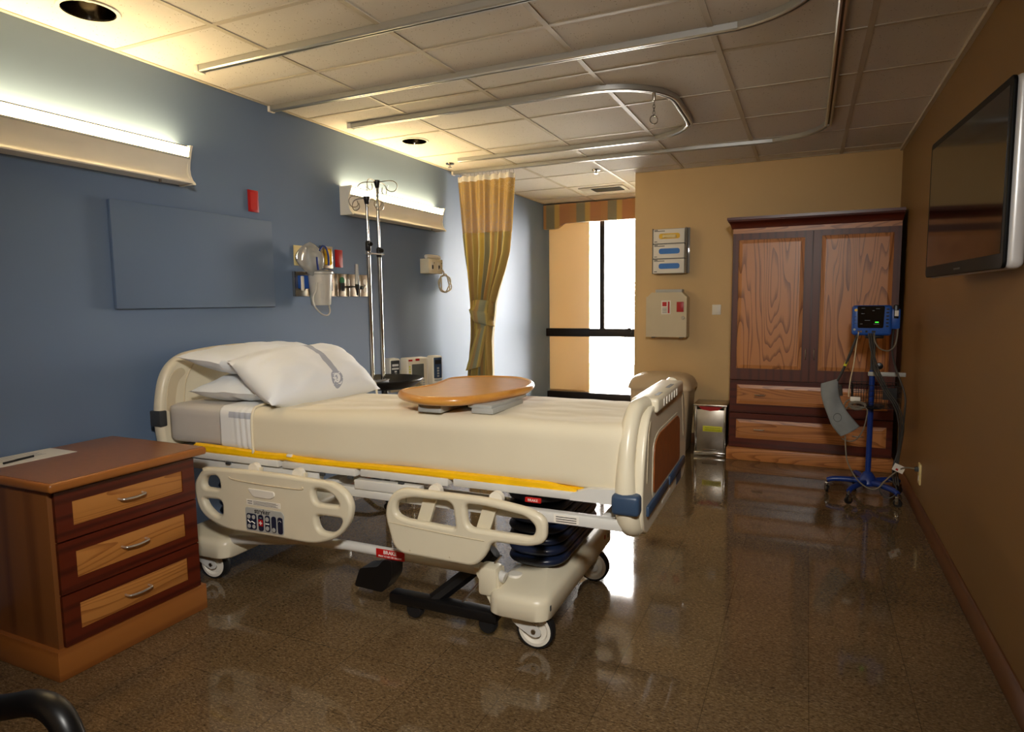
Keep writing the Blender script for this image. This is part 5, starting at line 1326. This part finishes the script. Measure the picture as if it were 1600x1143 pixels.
for (z0, z1, a, b) in ((0.385, 0.64, 0.452, 0.607), (0.105, 0.378, 0.175, 0.330)):
    d3 = panel_door('drawer', 2.306, 3.443, z0, z1, 2.357, 3.404, a, b, 'oak_x', 'cherry_x', wd)
    for x in (2.53, 3.22): bow(d3, (x - 0.035, yf, (a + b) / 2), (x + 0.035, yf, (a + b) / 2))

# ------------------------------------------------------------------ television
aF, aN = Vector((3.33, 1.885, 0)), Vector((3.395, 0.90, 0))
ctr = (aF + aN) / 2; dv = (aN - aF)
tv = thing('television', (ctr.x, ctr.y, 1.363), 'flat television with silver edge swung out from the right wall', 'television', rotz=math.atan2(dv.y, dv.x), local=True)
hw, hh_ = dv.length / 2, 0.585
plate('shell', [rnd([(-hw, 0), (hw, 0), (hw, hh_), (-hw, hh_)], 0.028, 6)], 0.05, 0.02, 'silver', tv, XZ(0.028), res=4)
bz = plate('bezel', [rnd([(-hw + 0.003, 0.003), (hw - 0.003, 0.003), (hw - 0.003, hh_ - 0.003), (-hw + 0.003, hh_ - 0.003)], 0.024, 6)], 0.012, 0.003, M.setdefault('bezel', plain('black_bezel', (10, 10, 11), 0.5, spec=0.15)), tv, XZ(0.001), res=2)
MB().box(-hw + 0.028, hw - 0.028, -0.0062, -0.0045, 0.05, hh_ - 0.03).build('screen', 'screen', tv)
for k in range(1): MB().box(-0.04, 0.04, -0.0062, -0.005, 0.02, 0.026).build('maker_mark', 'char', tv)
MB().box(-0.16, 0.16, 0.05, 0.066, 0.15, 0.42, 0.004).build('back_plate', 'char', tv)
wm = MB().box(0.22, 0.29, 0.052, 0.062, 0.18, 0.40, 0.003); wm.box(0.27, 0.33, 0.058, 0.065, 0.20, 0.36, 0.003)
wm.build('mount_bracket', 'steel', tv)
MB().tube([(0.0, 0.06, 0.29), (0.0, 0.10, 0.29)], 0.025, 12).box(-0.1, 0.1, 0.095, 0.108, 0.18, 0.40, 0.003).build('wall_arm', 'steel', tv)
ou = MB().box(W - 0.008, W, 2.74, 2.815, 0.195, 0.315, 0.002).build('wall_outlet', 'cream_pl', origin=(W, 2.78, 0.195)); tag(ou, 'ivory wall outlet with a plugged-in grey cord', 'outlet')
for z in (0.23, 0.28): MB().box(W - 0.0095, W - 0.0075, 2.763, 2.792, z - 0.014, z + 0.014, 0.0005).build('receptacle', 'white_pl', ou)

# ------------------------------------------------------------------ vital-signs stand and monitor
SX, SY = 3.238, 3.12
vs = thing('rolling_stand', (SX, SY, 0), 'blue five-wheeled pole stand by the wardrobe carrying a monitor', 'rolling stand')
MB().lathe([(0.001, 0.075), (0.055, 0.075), (0.06, 0.09), (0.05, 0.115), (0.03, 0.15), (0.02, 0.16), (0.001, 0.16)], (SX, SY, 0), 24).build('hub', 'blue_metal', vs)
MB().cyl((SX, SY, 0.15), (SX, SY, 0.82), 0.0165).build('pole', 'blue_metal', vs)
MB().cyl((SX, SY, 0.815), (SX, SY, 1.035), 0.0135).build('upper_pole', 'char', vs)
for k, (dx, dy) in enumerate(((-0.12, -0.24), (-0.235, -0.01), (0.15, -0.20), (0.19, 0.12), (-0.06, 0.25))):
    u = Vector((dx, dy, 0)); L = u.length; u.normalize()
    P0 = Vector((SX, SY, 0.095))
    lg = MB().tube([P0 + u * 0.03, P0 + u * L * 0.45 + Vector((0, 0, 0.004)), P0 + u * L * 0.85 + Vector((0, 0, 0.0)), P0 + u * L + Vector((0, 0, -0.012))], lambda t: 0.02 - 0.005 * t, 10, smooth=4).build('leg', 'blue_metal', vs)
    c = P0 + u * L
    m = Matrix.Translation((c.x, c.y, 0)) @ Matrix.Rotation(k * 1.1 + 0.5, 4, 'Z')
    w = MB().lathe([(0.001, -0.008), (0.024, -0.008), (0.027, 0), (0.024, 0.008), (0.001, 0.008)], (0, 0.0, 0.027), 20, 'y'); w.bm.transform(m); w.build('wheel', 'black', lg)
    w = MB().box(-0.008, 0.012, -0.015, -0.011, 0.02, 0.066, 0.002).box(-0.008, 0.012, 0.011, 0.015, 0.02, 0.066, 0.002).box(-0.008, 0.012, -0.015, 0.015, 0.06, 0.068, 0.002); w.cyl((0, 0, 0.065), (0, 0, 0.085), 0.006)
    w.bm.transform(m); w.build('fork', 'chrome', lg)
# wire basket
mb = MB()
bx0, bx1, by0, by1, bz0, bz1 = 3.125, 3.385, 2.96, 3.15, 0.60, 0.74
for z in (bz0, bz0 + 0.035, bz0 + 0.07, bz0 + 0.105, bz1): mb.tube([(bx0, by0, z), (bx1, by0, z), (bx1, by1, z), (bx0, by1, z)], 0.0022, 6, closed=True)
for i in range(10):
    x = bx0 + (bx1 - bx0) * i / 9; mb.tube([(x, by0, bz1), (x, by0, bz0), (x, by1, bz0), (x, by1, bz1)], 0.0018, 6)
for i in range(1, 6):
    y = by0 + (by1 - by0) * i / 6; mb.tube([(bx0, y, bz1), (bx0, y, bz0), (bx1, y, bz0), (bx1, y, bz1)], 0.0018, 6)
bk_ = mb.build('wire_basket', 'black', vs)
MB().box(bx0 + 0.16, bx1 - 0.025, by0 - 0.004, by0 - 0.001, 0.655, 0.73).build('sign_plate', 'black', bk_)
MB().lathe([(0.001, 0.575), (0.06, 0.58), (0.075, 0.6), (0.001, 0.603)], (SX, SY - 0.03, 0), 20).build('basket_bracket', 'black', vs)
MB().box(3.212, 3.42, SY - 0.03, SY - 0.018, 0.785, 0.812, 0.004).build('cable_bar', 'grey_pl', vs)
MB().lathe([(0.001, -0.02), (0.02, -0.016), (0.022, 0.016), (0.001, 0.02)], (SX + 0.035, SY - 0.03, 0.85), 16, 'y').build('clamp_knob', 'black', vs)

mo = thing('vital_signs_monitor', (SX, SY - 0.02, 1.03), 'blue vital-signs monitor with dark screen on top of the stand', 'monitor')
mx0, mx1, my = 3.108, 3.325, SY - 0.10
MB().box(SX - 0.05, SX + 0.05, SY - 0.06, SY + 0.05, 1.025, 1.047, 0.006).build('mount', 'black', mo)
mb = MB().box(mx0, mx1, my, my + 0.11, 1.045, 1.232, 0.018, 4); mb.build('case', 'blue_pl', mo)
plate('screen', [rnd([(mx0 + 0.03, 1.092), (mx0 + 0.025, 1.228), (mx1 - 0.042, 1.228), (mx1 - 0.047, 1.092)], 0.01)], 0.006, 0.002, M['screen'], mo, XZ(my - 0.001))
scr = bpy.data.objects['screen'] if False else mo.children[-1]
for (a, z, l) in ((3.155, 1.213, 0.02), (3.235, 1.21, 0.02), (3.155, 1.18, 0.018), (3.215, 1.198, 0.012), (3.175, 1.138, 0.03), (3.15, 1.116, 0.014), (3.225, 1.115, 0.03)):
    MB().box(a, a + l, my - 0.0048, my - 0.004, z, z + 0.003).build('screen_text', 'dim_text', scr)
MB().box(3.232, 3.252, my - 0.0048, my - 0.004, 1.125, 1.131).build('green_readout', 'green_led', scr)
for i in range(6): MB().box(mx1 - 0.034, mx1 - 0.018, my - 0.002, my + 0.004, 1.098 + 0.021 * i, 1.108 + 0.021 * i, 0.003).build('button', 'ink', mo)
for i in range(3): MB().box(mx0 + 0.008, mx0 + 0.022, my - 0.002, my + 0.004, 1.12 + 0.02 * i, 1.123 + 0.02 * i).build('print', 'navy', mo)
MB().lathe([(0.001, -0.004), (0.008, -0.004), (0.009, 0.0), (0.001, 0.0)], (mx0 + 0.018, my, 1.203), 14, 'y').build('warning_light', 'yellow_pl', mo)
MB().lathe([(0.001, -0.002), (0.007, -0.002), (0.007, 0.0), (0.001, 0.0)], (mx0 + 0.013, my, 1.082), 16, 'y').build('round_emblem', 'grey_pl', mo)
for (x, m) in ((3.143, 'chrome'), (3.157, 'chrome'), (3.188, 'ink'), (3.222, 'ink'), (3.232, 'ink')):
    MB().lathe([(0.001, -0.006), (0.006, -0.006), (0.007, 0.002), (0.001, 0.002)], (x, my, 1.07), 14, 'y').build('connector', m, mo)
MB().box(mx1 - 0.008, mx1 + 0.045, my + 0.02, my + 0.10, 1.085, 1.21, 0.008).build('side_pod', 'blue_pl', mo)
MB().box(mx1 + 0.008, mx1 + 0.036, my + 0.015, my + 0.06, 1.15, 1.235, 0.006).build('thermometer_well', 'black', mo)
MB().box(mx1 + 0.012, mx1 + 0.034, my + 0.011, my + 0.016, 1.165, 1.2, 0.002).build('label', 'paper', mo)
MB().tube([(3.23, my - 0.004, 1.062), (3.235, my - 0.02, 1.01), (3.265, my - 0.02, 0.965), (3.315, my - 0.01, 0.955), (3.35, my + 0.01, 1.0), (3.36, my + 0.03, 1.12), (3.355, my + 0.04, 1.2), (3.345, my + 0.04, 1.225)], 0.0045, 8, smooth=6).build('probe_cord', 'cord', mo)

bp = thing('blood_pressure_cuff', (3.06, 2.93, 0.42), 'grey blood pressure cuff drooping from the front of the basket', 'cuff')
CL = catmull([Vector(p) for p in ((2.942, 2.95, 0.742), (2.945, 2.93, 0.68), (2.961, 2.92, 0.618), (2.985, 2.912, 0.55), (3.013, 2.908, 0.482), (3.064, 2.91, 0.418))], 8)
CR = catmull([Vector(p) for p in ((3.037, 2.955, 0.776), (3.04, 2.94, 0.71), (3.052, 2.93, 0.655), (3.075, 2.922, 0.605), (3.104, 2.918, 0.56), (3.165, 2.925, 0.485))], 8)
def cuff(u, v):
    k = min(len(CL) - 1, int(round(u * (len(CL) - 1))))
    p = CL[k].lerp(CR[k], v)
    return p + Vector((0, -0.016 * math.sin(v * PI) + 0.006 * math.sin(u * 9 + v * 4), 0))
mb = MB(); mb.grid(cuff, 40, 12); cf = mb.build('cuff', 'grey_fab', bp, ang=80)
md_ = cf.modifiers.new('t', 'SOLIDIFY'); md_.thickness = 0.008; md_.offset = 0
mb = MB(); ctr_ = Vector((3.04, 2.893, 0.54))
mb.tube([ctr_ + Vector((0.022 * math.cos(a), -0.0, 0.026 * math.sin(a))) for a in [i * 2 * PI / 20 for i in range(20)]], 0.0012, 6, closed=True)
mb.build('printed_mark', 'char', bp)
MB().tube([(3.02, 2.948, 0.74), (3.05, 2.95, 0.80), (3.10, 2.98, 0.93), (3.14, my - 0.004, 1.05)], 0.008, 8, smooth=6).build('hose', 'dark_cord', bp)
MB().tube([(3.072, 2.962, 0.855), (3.084, 2.972, 0.885)], 0.0095, 10).build('hose_coupling', 'lime', bp)
MB().tube([(3.05, 2.952, 0.74), (3.058, 2.945, 0.67)], 0.01, 8).build('strap', 'dark_cord', bp)

c1 = thing('sensor_lead', (3.2, 2.94, 0.39), 'pale sensor lead coiled on the basket and looping under the cuff', 'cable')
pts = [(3.145, my - 0.006, 1.066), (3.135, my - 0.02, 1.0), (3.122, 2.95, 0.88), (3.107, 2.945, 0.78), (3.10, 2.945, 0.70), (3.10, 2.945, 0.665)]
MB().tube(pts, 0.0035, 8, smooth=6).build('lead', 'ivory_cord', c1)
MB().box(3.108, 3.165, 2.936, 2.95, 0.64, 0.668, 0.004).build('plug', 'white_pl', c1)
pts = [(3.12, 2.945, 0.655), (3.09, 2.94, 0.64), (3.075, 2.935, 0.61), (3.085, 2.935, 0.59)]
for k in range(24):
    a = -2.6 + k * 2 * PI / 8; pts.append((3.148 + (0.05 - 0.0004 * k) * math.cos(a), 2.94 - 0.004 * (k % 3), 0.622 + 0.022 * math.sin(a) - 0.0012 * k * 0.5))
pts += [(3.198, 2.94, 0.60), (3.20, 2.94, 0.53), (3.185, 2.94, 0.46), (3.15, 2.94, 0.40), (3.11, 2.945, 0.385), (3.07, 2.94, 0.40)]
MB().tube(pts, 0.004, 7, smooth=4).build('coil', 'cord', c1)

c2 = thing('power_cord', (3.2, 3.0, 0.1), 'grey power cord sagging from the stand to the wall outlet', 'cord')
pts = [(3.09, 2.95, 0.42), (3.095, 2.93, 0.33), (3.11, 2.92, 0.25), (3.16, 2.90, 0.16), (3.22, 2.89, 0.112), (3.27, 2.88, 0.115), (3.31, 2.87, 0.17), (3.35, 2.86, 0.22), (3.39, 2.84, 0.262), (3.42, 2.80, 0.28), (3.45, 2.78, 0.281), (W - 0.02, 2.778, 0.281)]
MB().tube(pts, 0.0042, 8, smooth=6).build('cord', 'cord', c2)
MB().box(W - 0.03, W - 0.0095, 2.765, 2.79, 0.268, 0.294, 0.004).build('plug', 'char', c2)
mb = MB(); mb.box(-0.034, 0.034, -0.001, 0.001, -0.022, 0.022)
mb.bm.transform(Matrix.Translation((3.375, 2.838, 0.262)) @ Matrix.Rotation(math.radians(20), 4, 'Z') @ Matrix.Rotation(math.radians(25), 4, 'Y'))
tg_ = mb.build('tag', 'paper', c2)
mb = MB(); mb.box(-0.015, 0.0, -0.0016, -0.001, -0.016, -0.004); mb.bm.transform(Matrix.Translation((3.375, 2.838, 0.262)) @ Matrix.Rotation(math.radians(20), 4, 'Z') @ Matrix.Rotation(math.radians(25), 4, 'Y')); mb.build('red_print', 'red_sticker', tg_)
c3 = thing('cable_bundle', (3.37, 3.05, 0.1), 'dark cables hanging down the right side of the stand', 'cable')
for i, dx in enumerate((0.0, 0.012, -0.012)):
    MB().tube([(3.20 + 0.012 * i, my - 0.008, 1.06), (3.215 + 0.01 * i, my - 0.025, 0.96), (3.25 + dx, 2.985, 0.83), (3.30 + dx, 2.96, 0.72), (3.36 + dx, 2.945, 0.62), (3.392 + dx, 2.96, 0.5), (3.392 + dx * 0.5, 3.0, 0.34), (3.375 + dx, 3.0, 0.22), (3.385 + dx, 2.99, 0.12)], 0.005, 8, smooth=6).build('cable', 'dark_cord', c3)
MB().tube([(3.34, my + 0.06, 1.09), (3.335, my + 0.03, 0.95), (3.355, 2.99, 0.84), (3.40, 2.95, 0.70), (3.405, 2.945, 0.60), (3.40, 2.97, 0.45), (3.388, 3.0, 0.28)], 0.0055, 8, smooth=6).build('cable', 'dark_cord', c3)
MB().tube([Vector((3.335 + 0.045 * math.cos(a), 2.93, 0.105 + 0.055 * math.sin(a))) for a in [i * 2 * PI / 24 for i in range(24)]], 0.004, 8, closed=True).build('loop', 'dark_cord', c3)

# ------------------------------------------------------------------ light: daylight, wall uplights, an added fill lamp behind the camera
wld = bpy.data.worlds.new('World'); bpy.context.scene.world = wld; wld.use_nodes = True
bg = wld.node_tree.nodes['Background']; bg.inputs['Color'].default_value = (1.0, 0.95, 0.92, 1); bg.inputs['Strength'].default_value = 62.0
pl = bpy.data.lights.new('window_portal', 'AREA'); pl.shape = 'RECTANGLE'; pl.size = 1.38; pl.size_y = 2.05; pl.cycles.is_portal = True
po = bpy.data.objects.new('window_portal', pl); po.location = (0.7, D2 + 0.1, 1.17); po.rotation_euler = (math.radians(-90), 0, 0); C.objects.link(po)

# unseen added fill lamp in place of a camera flash, turned towards the bed
ex = thing('fill_lamp', (2.95, -1.7, H - 0.34), 'added ceiling-hung fill lamp behind the camera, aimed at the bed in place of a flash', 'fill lamp')
hp_, aim = Vector((2.95, -1.7, H - 0.25)), Vector((1.6, 1.1, 0.75))
dr_ = (aim - hp_).normalized(); rm = dr_.to_track_quat('-Z', 'Y').to_matrix().to_4x4(); rm.translation = hp_
mb = MB().lathe([(0.001, 0.07), (0.05, 0.07), (0.10, 0.03), (0.125, -0.03), (0.118, -0.03), (0.094, 0.024), (0.045, 0.06), (0.001, 0.06)], (0, 0, 0), 36); mb.bm.transform(rm); mb.build('lamp_head', 'white_pl', ex)
MB().lathe([(0.001, 0), (0.06, 0), (0.06, -0.02), (0.001, -0.02)], (hp_.x, hp_.y, H), 24).build('ceiling_rose', 'white_pl', ex)
MB().cyl((hp_.x, hp_.y, H - 0.015), tuple(hp_ - dr_ * 0.06), 0.014).build('stem', 'white_pl', ex)
sp_ = bpy.data.lights.new('fill_lamp_spot', 'SPOT'); sp_.energy = 285; sp_.color = (1.0, 0.965, 0.9); sp_.spot_size = math.radians(92); sp_.spot_blend = 0.9; sp_.shadow_soft_size = 0.14
so_ = bpy.data.objects.new('fill_lamp_spot', sp_); C.objects.link(so_); so_.matrix_world = rm @ Matrix.Translation((0, 0, -0.01))

# ------------------------------------------------------------------ camera
cx, cy, cz, yaw, pitch, roll, f = 2.84606, -1.55142, 1.28137, 0.42862, 0.09963, -0.01149, 1007.32067
fw = Vector((-math.sin(yaw) * math.cos(pitch), math.cos(yaw) * math.cos(pitch), -math.sin(pitch)))
r = Vector((math.cos(yaw), math.sin(yaw), 0)); u = r.cross(fw)
r2 = r * math.cos(roll) + u * math.sin(roll); u2 = u * math.cos(roll) - r * math.sin(roll)
cam = bpy.data.cameras.new('camera'); cam.sensor_width = 36; cam.lens = f / 1600 * 36; cam.clip_start = 0.05
co_ = bpy.data.objects.new('camera', cam); C.objects.link(co_)
mw = Matrix((r2, u2, -fw)).transposed().to_4x4(); mw.translation = Vector((cx, cy, cz)); co_.matrix_world = mw
sc = bpy.context.scene; sc.camera = co_
sc.view_settings.view_transform = 'Standard'; sc.view_settings.look = 'None'; sc.view_settings.gamma = 1.0
sc.view_settings.exposure = 0.0
sc.view_settings.use_curve_mapping = False
sc.cycles.max_bounces = 10; sc.cycles.diffuse_bounces = 6; sc.cycles.glossy_bounces = 5; sc.cycles.transparent_max_bounces = 12
sc.cycles.caustics_reflective = False; sc.cycles.caustics_refractive = False
sc.cycles.sample_clamp_indirect = 6.0
sc.cycles.use_denoising = True
